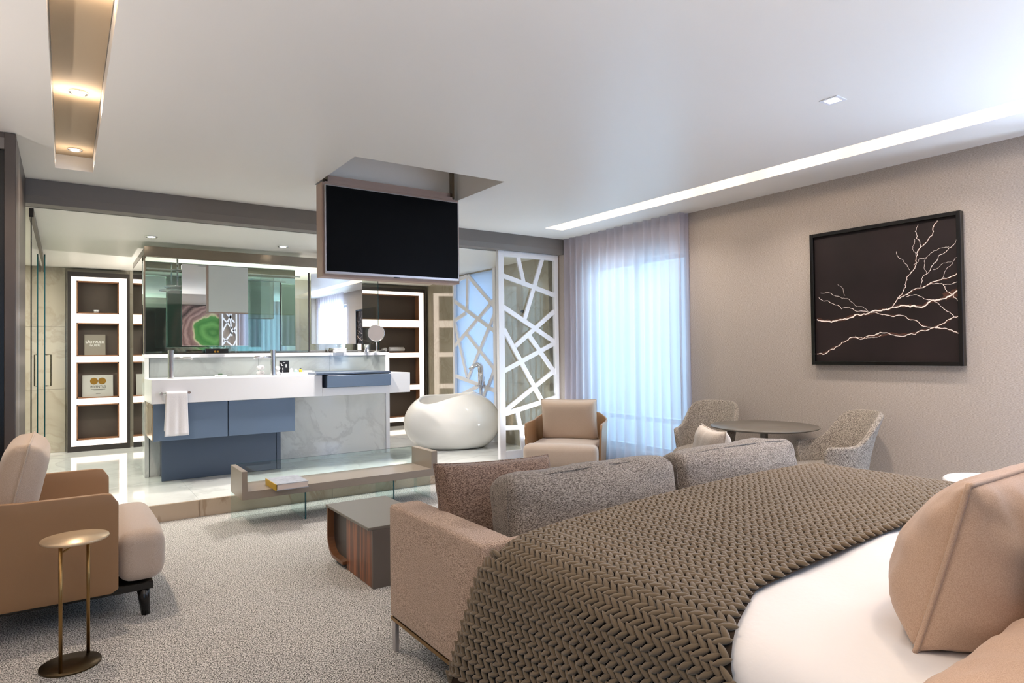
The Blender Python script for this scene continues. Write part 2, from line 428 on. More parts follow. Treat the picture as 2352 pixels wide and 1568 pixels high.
# beam between bedroom and bath
bm = bmesh.new(); prism(bm, [(6.02, C), (6.02, 2.575), (6.05, CB), (6.22, CB), (6.22, C)], 'x', -1.5, XR)
struct('trim_2', bm, M_beam)
# bedroom walls
wr_ = bmesh.new()
Y0, Y1, Z0, Z1 = 4.28, 5.70, .28, 2.34      # window 1
W0, W1 = -.30, 1.20                          # window 2
bx(wr_, XR, XR+.2, 1.20, Y0, 0, C); bx(wr_, XR, XR+.2, Y1, 6.02, 0, C); bx(wr_, XR, XR+.2, Y0, Y1, 0, Z0); bx(wr_, XR, XR+.2, Y0, Y1, Z1, C)
bx(wr_, XR, XR+.2, -.8, W0, 0, C); bx(wr_, XR, XR+.2, W0, W1, 0, .35); bx(wr_, XR, XR+.2, W0, W1, 2.45, C)
bx(wr_, 4.935, XR+.2, 6.024, 6.22, 0, CB)
struct('wall_right', wr_, M_wall)
wn = bmesh.new()
bx(wn, -1.6, -.8, -.8, -.6, 0, C); bx(wn, 1.2, 3.3, -.8, -.6, 0, C); bx(wn, 4.5, XR+.2, -.8, -.6, 0, C)
for a, c in ((-.8, 1.2), (3.3, 4.5)): bx(wn, a, c, -.8, -.6, 0, .4); bx(wn, a, c, -.8, -.6, 2.45, C)
struct('wall_near', wn, M_wall)
struct('wall_left', B(-1.6, -1.5, -.8, 10.4, 0, C), M_wall)
# windows
def window(n, ax, pos, a0, a1, z0, z1, mull, trans=()):
    e_ = bpy.data.objects.new('window_%d' % n, None); COL.objects.link(e_); e_['kind'] = 'structure'; f = .05
    def bar(p0, p1, q0, q1, name):
        if ax == 'x': b_ = B(pos-.03, pos+.03, p0, p1, q0, q1, bev=.004, seg=1)
        else: b_ = B(p0, p1, pos-.03, pos+.03, q0, q1, bev=.004, seg=1)
        obj(name, b_, M_frameW, e_)
    bar(a0, a0+f, z0, z1, 'frame'); bar(a1-f, a1, z0, z1, 'frame'); bar(a0+f, a1-f, z0, z0+f, 'frame'); bar(a0+f, a1-f, z1-f, z1, 'frame')
    for m_ in mull: bar(m_-.04, m_+.04, z0+f, z1-f, 'mullion')
    for t_ in trans: bar(a0+f, a1-f, t_-.025, t_+.025, 'transom')
    g_ = B(pos-.004, pos+.004, a0+f, a1-f, z0+f, z1-f) if ax == 'x' else B(a0+f, a1-f, pos-.004, pos+.004, z0+f, z1-f)
    obj('pane', g_, M_frost, e_)
    return e_
M_frameW = simple('window_frame_grey', (120, 128, 138), .4)
window(1, 'x', XR+.12, Y0, Y1, Z0, Z1, [5.02], [.62])
window(2, 'x', XR+.12, W0, W1, .35, 2.45, [.45])
window(3, 'y', -.72, 3.3, 4.5, .4, 2.45, [3.9])
window(4, 'y', -.72, -.8, 1.2, .4, 2.45, [.2])  # unseen window behind the camera, added to let in more light
# left: smoked panel with jamb and the black door next to it
jb = struct('door_1', B(-.30, -.245, 4.855, 4.93, 0, C-.002, bev=.004, seg=1), M_jamb)
obj('header', B(-1.5, -.30, 4.86, 4.93, 2.60, 2.665), M_beam, jb)
obj('header', B(-1.5, -.30, 4.86, 4.93, 2.665, C-.002), M_jamb, jb)
obj('leaf', B(-1.5, -.30, 4.88, 4.93, 0, 2.60), M_black, jb)
wl = struct('wall_left.001', B(-.33, -.262, 4.93, 6.03, 0, C-.002), M_jamb)
for k, (a, c, mm) in enumerate(((4.935, 5.20, M_jamb), (5.20, 5.235, M_bezel), (5.24, 6.02, M_dark))):
    obj('panel', B(-.262, -.246, a, c-.003, 0, C-.004, bev=.002, seg=1), mm, wl)

# bath walls: far wall and right wall panelled in marble slabs
wf = struct('wall_far', B(-1.5, 5.5, 10.165, 10.35, 0, CB+.1), M_marbB)
for i, (a, c) in enumerate(((-1.5, -.75), (-.75, .0), (.715, 1.5), (1.5, 2.4), (2.4, 3.3), (3.3, 3.85), (5.13, 5.3))):
    for z0, z1 in ((S, .95), (.95, 1.75), (1.75, CB)):
        obj('panel', B(a+.0015, c-.0015, 10.15, 10.165, z0+.0015, z1-.0015), M_marbB, wf)
bm = bmesh.new(); prism(bm, [(5.21, 10.2), (4.87, 8.52), (5.3, 8.52), (5.4, 10.2)], 'z', 0, CB+.1)
wg = struct('wall_right.001', bm, M_marbB)
bx_ = bmesh.new(); bx(bx_, 4.865, 5.05, 6.22, 7.36, 0, CB+.1); bx(bx_, 4.865, 5.05, 7.36, 8.52, 0, .30); bx(bx_, 4.865, 5.05, 7.36, 8.52, 2.5, CB+.1)
wq = struct('wall_right.002', bx_, M_marbB)
for a, c in ((6.22, 6.78), (6.78, 7.35)):
    for z0, z1 in ((S, .95), (.95, 1.75), (1.75, CB)):
        obj('panel', B(4.85, 4.865, a+.0015, c-.0015, z0+.0015, z1-.0015), M_marbB, wq)
tag(obj('robe_hook', lathe(bmesh.new(), [(0, 0), (.022, 0), (.022, .012), (.008, .016), (.008, .03), (.016, .034), (.016, .042), (0, .044)], seg=16), M_dark, None, True),
    'small dark round hook on the marble wall behind the white lattice screen', 'hook')
h_ = bpy.data.objects['robe_hook']; h_.location = (4.85, 6.743, 1.877); h_.rotation_euler = (0, -PI/2, 0)
# bath window with frosted pane
window(5, 'x', 4.98, 7.36, 8.52, .30, 2.5, [])
# left bath partition in sheet glass and the shower room beyond
struct('wall_left.002', B(-1.45, -1.42, 6.2, 10.15, S, CB), M_marbB)
area('shower_room_fill', (-.8, 8.2, 2.50), (0, 0, 0), .5, 2.5, 55, (1, .93, .82))  # added fill for the marble behind the glass, no fixture
# added unseen uplights by the camera and behind the mirror box brighten the ceilings
for x_, y_, e_ in ((-1.3, 3.4, 40), (-1.3, 1.4, 70), (.9, -.45, 110), (1.5, 8.9, 60), (2.5, 9.2, 55)):
    l = bpy.data.lights.new('ceiling_fill', 'SPOT'); l.energy = e_; l.color = (1, .90, .83); l.spot_size = 2.7; l.spot_blend = .9; l.shadow_soft_size = .06
    o = bpy.data.objects.new('ceiling_fill', l); COL.objects.link(o); o.location = (x_, y_, 1.35); o.rotation_euler = (PI, 0, 0)
l = bpy.data.lights.new('bounce_fill', 'SPOT'); l.energy = 26; l.color = (.86, .93, 1); l.spot_size = 2.4; l.spot_blend = 1; l.shadow_soft_size = .06  # added lamp hidden behind the armchair, stands in for window bounce
o = bpy.data.objects.new('bounce_fill', l); COL.objects.link(o); o.location = (4.62, 5.86, .35); o.rotation_euler = (PI-.25, -.35, 0)

# ------------------------------------------------------------------ lattice screens
def barbox(bm, p, q, w_, t_, plane, pos):
    p = Vector(p); q = Vector(q); d = (q-p).normalized(); nrm = Vector((-d.y, d.x))*w_/2
    p = p-d*.01; q = q+d*.01
    poly = [p+nrm, q+nrm, q-nrm, p-nrm]
    prism(bm, [tuple(v) for v in poly], 'y' if plane == 'y' else 'x', pos-t_/2, pos+t_/2)
    return bm
S1 = [(4.33,2.48,4.41,2.17),(4.70,2.49,4.42,1.74),(4.13,2.23,4.86,2.04),(4.13,1.87,4.87,1.47),(4.86,1.84,4.29,1.43),(4.13,1.61,4.68,.74),(4.87,1.46,4.12,1.14),(4.49,1.54,4.86,1.10),(4.86,1.13,4.14,.69),(4.13,.65,4.86,.80),(4.30,.66,4.34,.47),(4.13,.49,4.86,.46),(4.35,.47,4.38,.22),(4.66,.78,4.80,.47)]
S2 = [(8.09,2.47,8.12,2.00),(8.11,2.47,8.49,2.43),(8.07,2.47,7.40,1.99),(8.47,2.13,7.38,1.64),(7.38,2.08,8.48,1.46),(8.48,1.84,8.17,1.93),(8.48,1.80,8.14,1.01),(8.15,1.64,7.38,1.11),(7.38,1.88,8.10,.99),(8.48,1.01,7.38,.83),(7.83,.88,8.48,.68),(7.38,1.15,7.60,.84),(7.60,.88,7.90,.36),(8.10,.80,7.50,.36)]
e1 = empty('lattice_screen', (4.48, 6.14, S), 'tall white lattice screen of crossing slats standing beside the egg tub and armchair', 'screen')
for a in ((4.045, 4.125, S, 2.52), (4.86, 4.915, S, 2.52)): obj('post', B(a[0], a[1], 6.11, 6.16, a[2], a[3], bev=.003, seg=1), M_whiteP, e1)
obj('rail', B(4.125, 4.86, 6.11, 6.16, 2.455, 2.52, bev=.003, seg=1), M_whiteP, e1); obj('rail', B(4.125, 4.86, 6.11, 6.16, S, .225, bev=.003, seg=1), M_whiteP, e1)
for x0, z0, x1, z1 in S1: obj('slat', barbox(bmesh.new(), (x0, z0), (x1, z1), .052, .022+.003*random.random(), 'y', 6.135), M_whiteP, e1)
obj('glass_pane', B(4.125, 4.86, 6.150, 6.154, .22, 2.46), M_glassC, e1)
e2 = empty('lattice_screen', (4.83, 7.93, S), 'white lattice panel over the pale blue bath window behind the egg tub', 'screen')
obj('post', B(4.80, 4.845, 7.34, 7.40, S, 2.51, bev=.003, seg=1), M_whiteP, e2); obj('post', B(4.80, 4.845, 8.47, 8.51, S, 2.51, bev=.003, seg=1), M_whiteP, e2)
obj('rail', B(4.80, 4.845, 7.40, 8.47, S, .34), M_whiteP, e2)
for y0, z0, y1, z1 in S2: obj('slat', barbox(bmesh.new(), (y0, z0), (y1, z1), .055, .024+.003*random.random(), 'x', 4.825), M_whiteP, e2)
# frosted film behind it
m, nt, b = newmat('frosted_film'); M_film = sheer('frosted_film', (206, 218, 232), .02)
obj('frosted_pane', B(4.868, 4.874, 7.36, 8.52, .30, 2.5), M_film, e2)

# ------------------------------------------------------------------ vanity block with glass box
vb = empty('vanity_wall', (1.97, 7.6, S), 'low marble wall with white edge trim that carries the white counter', 'partition')
obj('core', B(.66, 3.285, 7.47, 7.62, S, 1.36), M_splash, vb)
for a, c in ((.70, 1.75), (1.75, 2.55), (2.55, 3.245)):
    obj('panel', B(a+.001, c-.001, 7.455, 7.47, 1.137, 1.335), M_splash, vb)
for a, c in ((.70, 1.95), (1.95, 3.245)):
    obj('panel', B(a+.001, c-.001, 7.455, 7.47, S, .91), M_marbW, vb)
obj('edge_trim', B(.65, 3.295, 7.44, 7.64, 1.338, 1.375, bev=.002, seg=1), M_whiteP, vb)
obj('edge_trim', B(3.245, 3.295, 7.44, 7.64, S, 1.337, bev=.002, seg=1), M_whiteP, vb)
obj('edge_trim', B(.65, .69, 7.44, 7.64, S, 1.337, bev=.002, seg=1), M_marbW, vb)
obj('ledge', B(.66, 3.285, 7.46, 7.9, 1.375, 1.385), M_dark, vb)
ct = empty('vanity_counter', (1.95, 6.82, S), 'long thick white counter on the marble wall with a notch at its right', 'counter')
YC = 6.79
obj('slab', B(.65, 2.24, YC, 7.438, .912, 1.137, bev=.004, seg=2), M_white, ct)
obj('slab', B(2.24, 3.0, YC, 7.438, .912, 1.0, bev=.003, seg=1), M_white, ct)
obj('slab', B(3.0, 3.262, YC, 7.438, .912, 1.137, bev=.004, seg=2), M_white, ct)
dw = empty('drawer_box', (2.62, 6.8, 1.0), 'blue-grey drawer box set into the notch of the white counter', 'drawer')
obj('front', B(2.275, 2.995, YC-.06, YC-.03, 1.003, 1.130, bev=.002, seg=1), M_blue, dw)
obj('body', B(2.28, 2.99, YC-.03, 7.40, 1.001, 1.125), M_blueD, dw)
obj('lid', B(2.246, 2.998, YC-.055, 7.43, 1.139, 1.160, bev=.002, seg=1), M_blueD, dw); obj('lid', B(2.16, 2.245, YC-.055, 7.02, 1.139, 1.160, bev=.002, seg=1), M_blueD, dw)
uc = empty('vanity_cabinet', (1.32, 6.85, .56), 'blue-grey two-door cabinet hung under the left of the white counter', 'cabinet')
obj('carcass', B(.67, 1.965, 6.855, 7.45, .567, .905), M_blueD, uc)
obj('side_panel', B(.662, .670, 6.86, 7.45, .567, .905), M_marbR, uc)
for a, c in ((.67, 1.313), (1.323, 1.967)): obj('door', B(a, c, 6.835, 6.855, .562, .908, bev=.002, seg=1), M_blue, uc)
lc = empty('base_cabinet', (1.33, 7.1, S), 'dark blue-grey base cabinet on the marble floor under the vanity', 'cabinet')
obj('carcass', B(.79, 1.885, 7.12, 7.454, S, .56), M_blueD, lc)
obj('door', B(.765, 1.845, 7.10, 7.12, S+.002, .56, bev=.002, seg=1), M_blueD, lc); obj('end_panel', B(1.85, 1.89, 7.10, 7.12, S+.002, .56, bev=.002, seg=1), M_blueD, lc)

# glass box (mirror behind)
gb = empty('glass_shower_box', (1.5, 7.8, 1.385), 'green-tinted glass box with bronze top frame above the vanity wall', 'glass box')
obj('top_frame', B(.65, 3.05, 7.44, 7.48, 2.365, 2.47, bev=.002, seg=1), M_steel, gb)
obj('top_frame', B(.65, .69, 7.48, 8.74, 2.385, 2.45, bev=.002, seg=1), M_steel, gb)
obj('front_pane', B(.66, 2.305, 7.455, 7.463, 1.385, 2.37), M_glassG, gb)
obj('corner_post', B(.65, .662, 7.45, 7.465, 1.385, 2.37), M_steel, gb); obj('corner_post', B(2.305, 2.318, 7.45, 7.465, 1.385, 2.30), M_dark, gb)
obj('back_mirror', B(.70, 2.33, 8.06, 8.07, 1.05, 2.40), M_mirrorG, gb)
obj('side_mirror', B(.652, .660, 7.66, 8.74, S, 2.385), M_mirror, gb)
obj('inner_pane', B(1.78, 1.786, 7.48, 8.05, 1.39, 2.25), M_glassG, gb)
obj('inner_rail', tube(bmesh.new(), [(.7, 7.75, 2.28), (2.3, 7.75, 2.28)], .008, 8), M_chrome, gb)
obj('bottom_channel', B(.66, 3.25, 7.465, 7.50, 1.386, 1.402), M_steel, gb)
gp = gb
obj('front_pane', B(2.325, 3.165, 7.470, 7.478, 1.403, 2.36), M_glassG, gp); obj('pane_edge', B(3.165, 3.170, 7.470, 7.478, 1.403, 2.36), M_glassE, gp)
# shower head inside
sh = empty('shower_head', (1.0, 7.8, 2.1), 'round overhead rain shower inside the green glass box', 'shower')
obj('disc', lathe(bmesh.new(), [(0, 2.10), (.13, 2.10), (.13, 2.112), (.02, 2.12), (0, 2.12)], 1.0, 7.82, 28), M_chrome, sh, True)
obj('stem', tube(bmesh.new(), [(1.0, 7.82, 2.118), (1.0, 7.82, 2.519)], .009, 10), M_chrome, sh, True)
# hung mirrors
def hung(x0, x1, z0, z1, label):
    e = empty('wall_mirror', ((x0+x1)/2, 7.43, z0), label, 'mirror', 'frameless mirrors above the counter')
    obj('mirror_glass', B(x0, x1, 7.425, 7.431, z0, z1, bev=.001, seg=1), M_mirror, e)
    obj('backing', B(x0+.01, x1-.01, 7.432, 7.452, z0+.01, z1-.01), M_whiteP, e)
    return e
hung(.987, 1.64, 1.46, 2.31, 'square mirror hung at the left over the counter, reflecting the banded stone picture')
hung(2.325, 2.945, 1.475, 2.29, 'square mirror under the television at the right, reflecting bright curtains')

# faucets
def faucet(x, y, s, label):
    e = empty('tap', (x, y, 1.137), label, 'tap', 'tall chrome counter taps')
    obj('column', tube(bmesh.new(), [(x, y, 1.137), (x, y, 1.145), (x, y, 1.146), (x, y, 1.395)], [.034, .034, .026, .026], 20), M_chrome, e, False)
    obj('lever', tube(bmesh.new(), [(x, y, 1.396), (x, y, 1.410)], .0265, 20), M_chrome, e)
    obj('spout', tube(bmesh.new(), [(x+s*.02, y, 1.335), (x+s*.18, y, 1.335), (x+s*.186, y, 1.32)], .012, 12), M_chrome, e, True)
faucet(.832, 6.97, 1, 'tall chrome column tap at the left end of the counter above the towel')
faucet(1.782, 6.97, -1, 'tall chrome column tap beside the small tray of toiletries')
# towel bar + towel
tb = empty('towel_bar', (.84, 6.75, 1.01), 'short chrome towel bar fixed to the left front of the counter', 'towel bar')
obj('bar', tube(bmesh.new(), [(.712, 6.745, 1.01), (.972, 6.745, 1.01)], .008, 12), M_chrome, tb, True)
for x in (.728, .958): obj('bracket', tube(bmesh.new(), [(x, 6.737, 1.01), (x, 6.788, 1.01)], [.012, .012], 12), M_chrome, tb)
bm = bmesh.new(); G = []
prof = [(6.758+.004, .66)]+[(6.762, z) for z in np.linspace(.70, 1.0, 6)]+[(6.758, 1.016), (6.745, 1.024), (6.731, 1.016)]+[(6.727-.0005*k, z) for k, z in enumerate(np.linspace(1.0, .615, 16))]
for k, (y, z) in enumerate(prof):
    row = []
    for i in range(19):
        u = i/18; t = max(0, (1.0-z))
        x = .765+.175*u + (u-.5)*.05*t*1.5 - .01*t
        yy = y - (.012*t*2*(.5+.5*math.sin(u*17+1.2)) if y < 6.74 else 0) - (.004*math.sin(u*31)*t if y < 6.74 else 0)
        row.append(bm.verts.new((x, yy, z)))
    G.append(row)
for a, c in zip(G, G[1:]):
    for i in range(18): bm.faces.new((a[i], a[i+1], c[i+1], c[i]))
tw = tag(obj('hand_towel', bm, M_towel, None, True), 'white hand towel draped over the chrome bar in front of the blue cabinet', 'towel')
origin_to(tw, (.85, 6.74, .62)); sm = tw.modifiers.new('thick', 'SOLIDIFY'); sm.thickness = .006; sm.offset = 0

# tray with toiletries, soap dish, boxes
ty = empty('tray', (2.03, 7.12, 1.137), 'white rectangular tray of toiletries beside the blue drawer box', 'tray')
obj('base', B(1.88, 2.24, 7.03, 7.22, 1.137, 1.150, bev=.003), M_whiteP, ty)
for a in ((1.88, 2.24, 7.03, 7.04), (1.88, 2.24, 7.21, 7.22), (1.88, 1.89, 7.04, 7.21), (2.23, 2.24, 7.04, 7.21)): obj('rim', B(a[0], a[1], a[2], a[3], 1.15, 1.166), M_whiteP, ty)
cd_ = empty('printed_card', (1.93, 7.16, 1.15), 'small black card with white print standing in the tray', 'card')
obj('board', B(1.875+.02, 1.995, 7.15, 7.156, 1.151, 1.292), M_black, cd_)
for k, (x, z, w_, h_2) in enumerate(((1.915, 1.255, .012, .010), (1.925, 1.24, .02, .006), (1.945, 1.27, .018, .006), (1.965, 1.235, .010, .035), (1.93, 1.205, .008, .02), (1.93, 1.175, .008, .022), (1.905, 1.265, .014, .004))):
    obj('print', B(x-w_/2, x+w_/2, 7.149, 7.150, z-h_2/2, z+h_2/2), M_inkW, cd_)
def bottle(x, y, r_b, h_, mat, capm, label, sq=False):
    e = empty('bottle', (x, y, 1.151), label, 'bottle', 'toiletries on the tray')
    obj('body', lathe(bmesh.new(), [(0, 1.151), (r_b*.95, 1.151), (r_b, 1.155), (r_b, 1.151+h_*.7), (r_b*.5, 1.151+h_*.8), (r_b*.45, 1.151+h_*.84), (0, 1.151+h_*.84)], x, y, 16), mat, e, False)
    obj('cap', lathe(bmesh.new(), [(0, 1.151+h_*.84), (r_b*.55, 1.151+h_*.84), (r_b*.55, 1.151+h_), (0, 1.151+h_)], x, y, 14), capm, e)
M_amber = simple('amber_glass', (196, 170, 70), .1); M_mint = simple('mint_liquid', (170, 214, 196), .15)
bottle(2.005, 7.10, .017, .06, M_whiteP, M_whiteP, 'small white bottle in front of the black card')
bottle(2.055, 7.10, .018, .05, M_mint, M_whiteP, 'small pale green bottle between white and amber bottles')
bottle(2.105, 7.10, .017, .058, M_amber, M_dark, 'small amber bottle with dark cap on the tray')
sb = empty('soap_box', (2.18, 7.13, 1.151), 'flat white soap box at the right end of the tray', 'box')
obj('box_body', B(2.14, 2.225, 7.08, 7.17, 1.151, 1.172, bev=.002), M_whiteP, sb); obj('lid', B(2.138, 2.227, 7.078, 7.172, 1.172, 1.180, bev=.002), M_white, sb)
def towel_roll(x, y, z, L, r_, ax, label, group):
    bm = bmesh.new(); pts = []
    segs = 44; turns = 2.2; ring = []
    for k in range(segs+1):
        t = k/segs; a = 2*PI*turns*t; rr = r_*(.25+.75*t); ring.append((rr*math.cos(a), rr*math.sin(a)))
    A = []; C_ = []
    for p, q in ring:
        if ax == 'x': A.append(bm.verts.new((x-L/2, y+p, z+r_+q))); C_.append(bm.verts.new((x+L/2, y+p, z+r_+q)))
        else: A.append(bm.verts.new((x+p, y-L/2, z+r_+q))); C_.append(bm.verts.new((x+p, y+L/2, z+r_+q)))
    for k in range(segs): bm.faces.new((A[k], A[k+1], C_[k+1], C_[k]))
    o = obj('rolled_towel', bm, M_towel, None, True); tag(o, label, 'towel', group)
    s_ = o.modifiers.new('thick', 'SOLIDIFY'); s_.thickness = .008; s_.offset = -1
    origin_to(o, (x, y, z)); return o
towel_roll(1.70, 7.17, 1.139, .16, .027, 'y', 'rolled white face cloth lowest, left of the middle tap', 'rolled cloths by the middle tap')
towel_roll(1.70, 7.17, 1.195, .16, .027, 'y', 'rolled white face cloth on top of another, left of the middle tap', 'rolled cloths by the middle tap')
towel_roll(1.838, 7.05, 1.139, .12, .024, 'y', 'rolled white face cloth lowest, just right of the middle tap', 'rolled cloths by the middle tap')
towel_roll(1.838, 7.05, 1.188, .12, .024, 'y', 'rolled white face cloth on top of another, just right of the middle tap', 'rolled cloths by the middle tap')
sd = empty('soap_dish', (1.31, 7.15, 1.137), 'small white soap dish with a dark green soap on the counter', 'dish')
obj('dish', lathe(bmesh.new(), [(0, 1.140), (.05, 1.137), (.055, 1.145), (.06, 1.155), (.054, 1.152), (.045, 1.145), (0, 1.144)], 1.31, 7.15, 24), M_whiteP, sd, True)
obj('soap', B(1.285, 1.325, 7.14, 7.17, 1.150, 1.170, bev=.005), simple('green_soap', (60, 84, 64), .5), sd)
bb = empty('black_box', (1.31, 7.42, 1.375), 'small black box with gold emblem on the ledge above the sink', 'box')
obj('box_body', B(1.205, 1.425, 7.37, 7.424, 1.376, 1.418, bev=.002), M_black, bb); obj('box_lid', B(1.203, 1.427, 7.368, 7.424, 1.4185, 1.428, bev=.002), M_black, bb)
bm = bmesh.new(); tube(bm, [(1.295, 7.3688, 1.397), (1.295, 7.3675, 1.397)], .012, 6); bx(bm, 1.315, 1.33, 7.3675, 7.3695, 1.388, 1.406); obj('emblem', bm, M_gold, bb)
wb = empty('white_box', (2.66, 7.42, 1.376), 'small white box on the ledge under the right mirror', 'box')
obj('box_body', B(2.575, 2.72, 7.36, 7.42, 1.376, 1.415, bev=.003), M_whiteP, wb); obj('box_lid', B(2.572, 2.723, 7.357, 7.423, 1.415, 1.425, bev=.003), M_white, wb)
db = empty('dark_bottle', (2.535, 7.40, 1.376), 'tiny dark bottle left of the white box on the ledge', 'bottle')
obj('body', lathe(bmesh.new(), [(0, 1.376), (.016, 1.376), (.016, 1.40), (.006, 1.408), (.006, 1.415)], 2.535, 7.40, 14), M_dark, db, True); obj('cap', lathe(bmesh.new(), [(0, 1.415), (.008, 1.415), (.008, 1.424), (0, 1.424)], 2.535, 7.40, 12), M_dark, db)
# round vanity mirror on stand
vm = empty('stand_mirror', (3.10, 7.38, 1.376), 'round chrome magnifying mirror on a stand at the right end of the ledge', 'mirror')
obj('foot', lathe(bmesh.new(), [(0, 1.376), (.05, 1.376), (.05, 1.380), (.012, 1.388), (0, 1.388)], 3.10, 7.38, 24), M_chrome, vm, True)
obj('stem', tube(bmesh.new(), [(3.10, 7.38, 1.386), (3.10, 7.38, 1.50)], .006, 10), M_chrome, vm, True)
def disc(cx, cy_, cz, r0, t_, rz, name, mat, ring=False):
    bm = bmesh.new()
    if ring: tube(bm, [(r0*math.cos(a), 0, r0*math.sin(a)) for a in np.linspace(0, 2*PI, 33)[:-1]], t_, 8, closed=True)
    else: tube(bm, [(0, -t_, 0), (0, t_, 0)], r0, 36)
    place(bm, (cx, cy_, cz), rz=rz); return obj(name, bm, mat, vm, ring)
disc(3.10, 7.38, 1.605, .096, .006, -.62, 'mirror_disc', M_bezel); disc(3.10, 7.38, 1.605, .098, .007, -.62, 'rim', M_chrome, True)
tb2 = empty('tumbler', (2.99, 7.41, 1.376), 'chrome tumbler beside the round stand mirror', 'cup')
obj('cup_body', lathe(bmesh.new(), [(0, 1.378), (.028, 1.376), (.030, 1.47), (.027, 1.47), (.025, 1.384), (0, 1.384)], 2.99, 7.41, 20), M_chrome, tb2, True)

# ------------------------------------------------------------------ lit shelf units
def shelf_unit(x0, label, wide=.69):
    e = empty('display_shelf', (x0+wide/2, 10.05, S), label, 'shelf', 'backlit shelf units on the far wall')
    x1 = x0+wide; yf = 10.03; i0 = x0+.095; i1 = x1-.125
    obj('surround', B(x0, x0+.035, yf+.01, 10.163, S, 2.46), M_dark, e); obj('surround', B(x1-.035, x1, yf+.01, 10.163, S, 2.46), M_dark, e)
    obj('surround', B(x0+.035, x1-.035, yf+.01, 10.163, 2.40, 2.46), M_dark, e); obj('surround', B(x0+.035, x1-.035, yf+.01, 10.163, S, .21), M_dark, e)
    obj('back_board', B(i0-.01, i1+.01, 10.15, 10.163, .25, 2.37), simple('niche_brown', (84, 72, 64), .5), e)
    zs = [(.212, .285), (.742, .822), (1.29, 1.368), (1.80, 1.92), (2.345, 2.398)]
    obj('light_strip', B(x0+.036, i0, yf, 10.15, .212, 2.398, bev=.002, seg=1), M_led, e); obj('light_strip', B(i1, x1-.036, yf, 10.15, .212, 2.398, bev=.002, seg=1), M_led, e)
    for a, c in zs:
        cc = c-.06 if c-a > .1 else c
        obj('light_strip', B(i0, i1, yf, yf+.012, a, c, bev=.001, seg=1), M_led, e)
    lips = [(.285, .742), (.822, 1.29), (1.368, 1.80), (1.92, 2.345)]
    for a, c in lips:
        obj('niche', bx(bx(bx(B(i0, i0+.014, yf-.004, 10.15, a, c), i1-.014, i1, yf-.004, 10.15, a, c), i0, i1, yf-.004, 10.15, a, a+.014), i0, i1, yf-.004, 10.15, c-.014, c), simple('glow_tinted_lining', (150, 104, 74), .5), e)  # orange lining colour stands in for the glow of the strips
    return e
shelf_unit(.02, 'tall backlit shelf unit with four niches at the left holding two standing books')
shelf_unit(3.86, 'tall backlit shelf unit behind the egg tub holding a rolled towel', 1.26)
zb = .822+.014
def book_stand(name, x0, x1, z, h, mat, label):
    e = empty(name, ((x0+x1)/2, 10.1, z), label, 'book')
    bm = bmesh.new(); bx(bm, x0, x1, -.008, -.002, 0, h); bx(bm, x0, x1, .014, .020, 0, h); bx(bm, x0-.001, x0+.006, -.008, .020, 0, h)
    M = Matrix.Translation((0, 10.085, z)) @ Matrix.Rotation(-.14, 4, 'X'); bmesh.ops.transform(bm, matrix=M, verts=bm.verts)
    obj('cover', bm, mat, e); bm = B(x0+.006, x1-.004, -.002, .014, .003, h-.003); bmesh.ops.transform(bm, matrix=M, verts=bm.verts); obj('pages', bm, M_paper, e)
    return e, M
z1_ = 1.368+.014
e, Mx = book_stand('guide_book', .20, .435, z1_, .27, M_cover, 'square grey-brown book standing in the second niche from the top')
text('title', 'SÃO PAULO', .048, Mx @ Vector((.318, -.009, .155)), Matrix.Rotation(-.14, 4, 'X') @ RX90, M_inkW, e, .0005, .80)
text('title', 'GUIDE', .046, Mx @ Vector((.318, -.009, .115)), Matrix.Rotation(-.14, 4, 'X') @ RX90, M_inkW, e, .0005, .85)
e, Mx = book_stand('award_book', .178, .520, zb, .285, M_cover2, 'pale wide book with two gold circles standing in the third niche')
text('title', 'INVENTUS', .046, Mx @ Vector((.352, -.009, .115)), Matrix.Rotation(-.14, 4, 'X') @ RX90, M_ink, e, .0005, .80)
for k, (zz, ww) in enumerate(((.095, .16), (.085, .10), (.035, .05))):
    bm = B(.352-ww/2, .352+ww/2, -.0095, -.0085, zz, zz+.004); bmesh.ops.transform(bm, matrix=Mx, verts=bm.verts); obj('print', bm, M_ink, e)
for dx in (-.045, .045):
    bm = tube(bmesh.new(), [(.352+dx, -.0105, .205), (.352+dx, -.0085, .205)], .044, 28); bmesh.ops.transform(bm, matrix=Mx, verts=bm.verts); obj('gold_circle', bm, M_gold, e)
c_ = empty('cup', (.333, 10.07, 1.934), 'small white cup in the top niche of the left shelf unit', 'cup')
obj('cup_body', lathe(bmesh.new(), [(0, 1.934), (.03, 1.934), (.033, 1.975), (.030, 1.975), (.027, 1.94), (0, 1.94)], .333, 10.07, 20), M_whiteP, c_, True)
obj('band', lathe(bmesh.new(), [(.0345, 1.948), (.0355, 1.950), (.0345, 1.956)], .333, 10.07, 20), M_bezel, c_, True)
towel_roll(4.60, 10.08, 1.384, .27, .042, 'x', 'rolled white bath towel on the second shelf of the unit behind the tub', 'rolled bath towels')
towel_roll(4.37, 10.08, 1.384, .12, .036, 'y', 'short rolled white towel half hidden behind the round stand mirror', 'rolled bath towels')

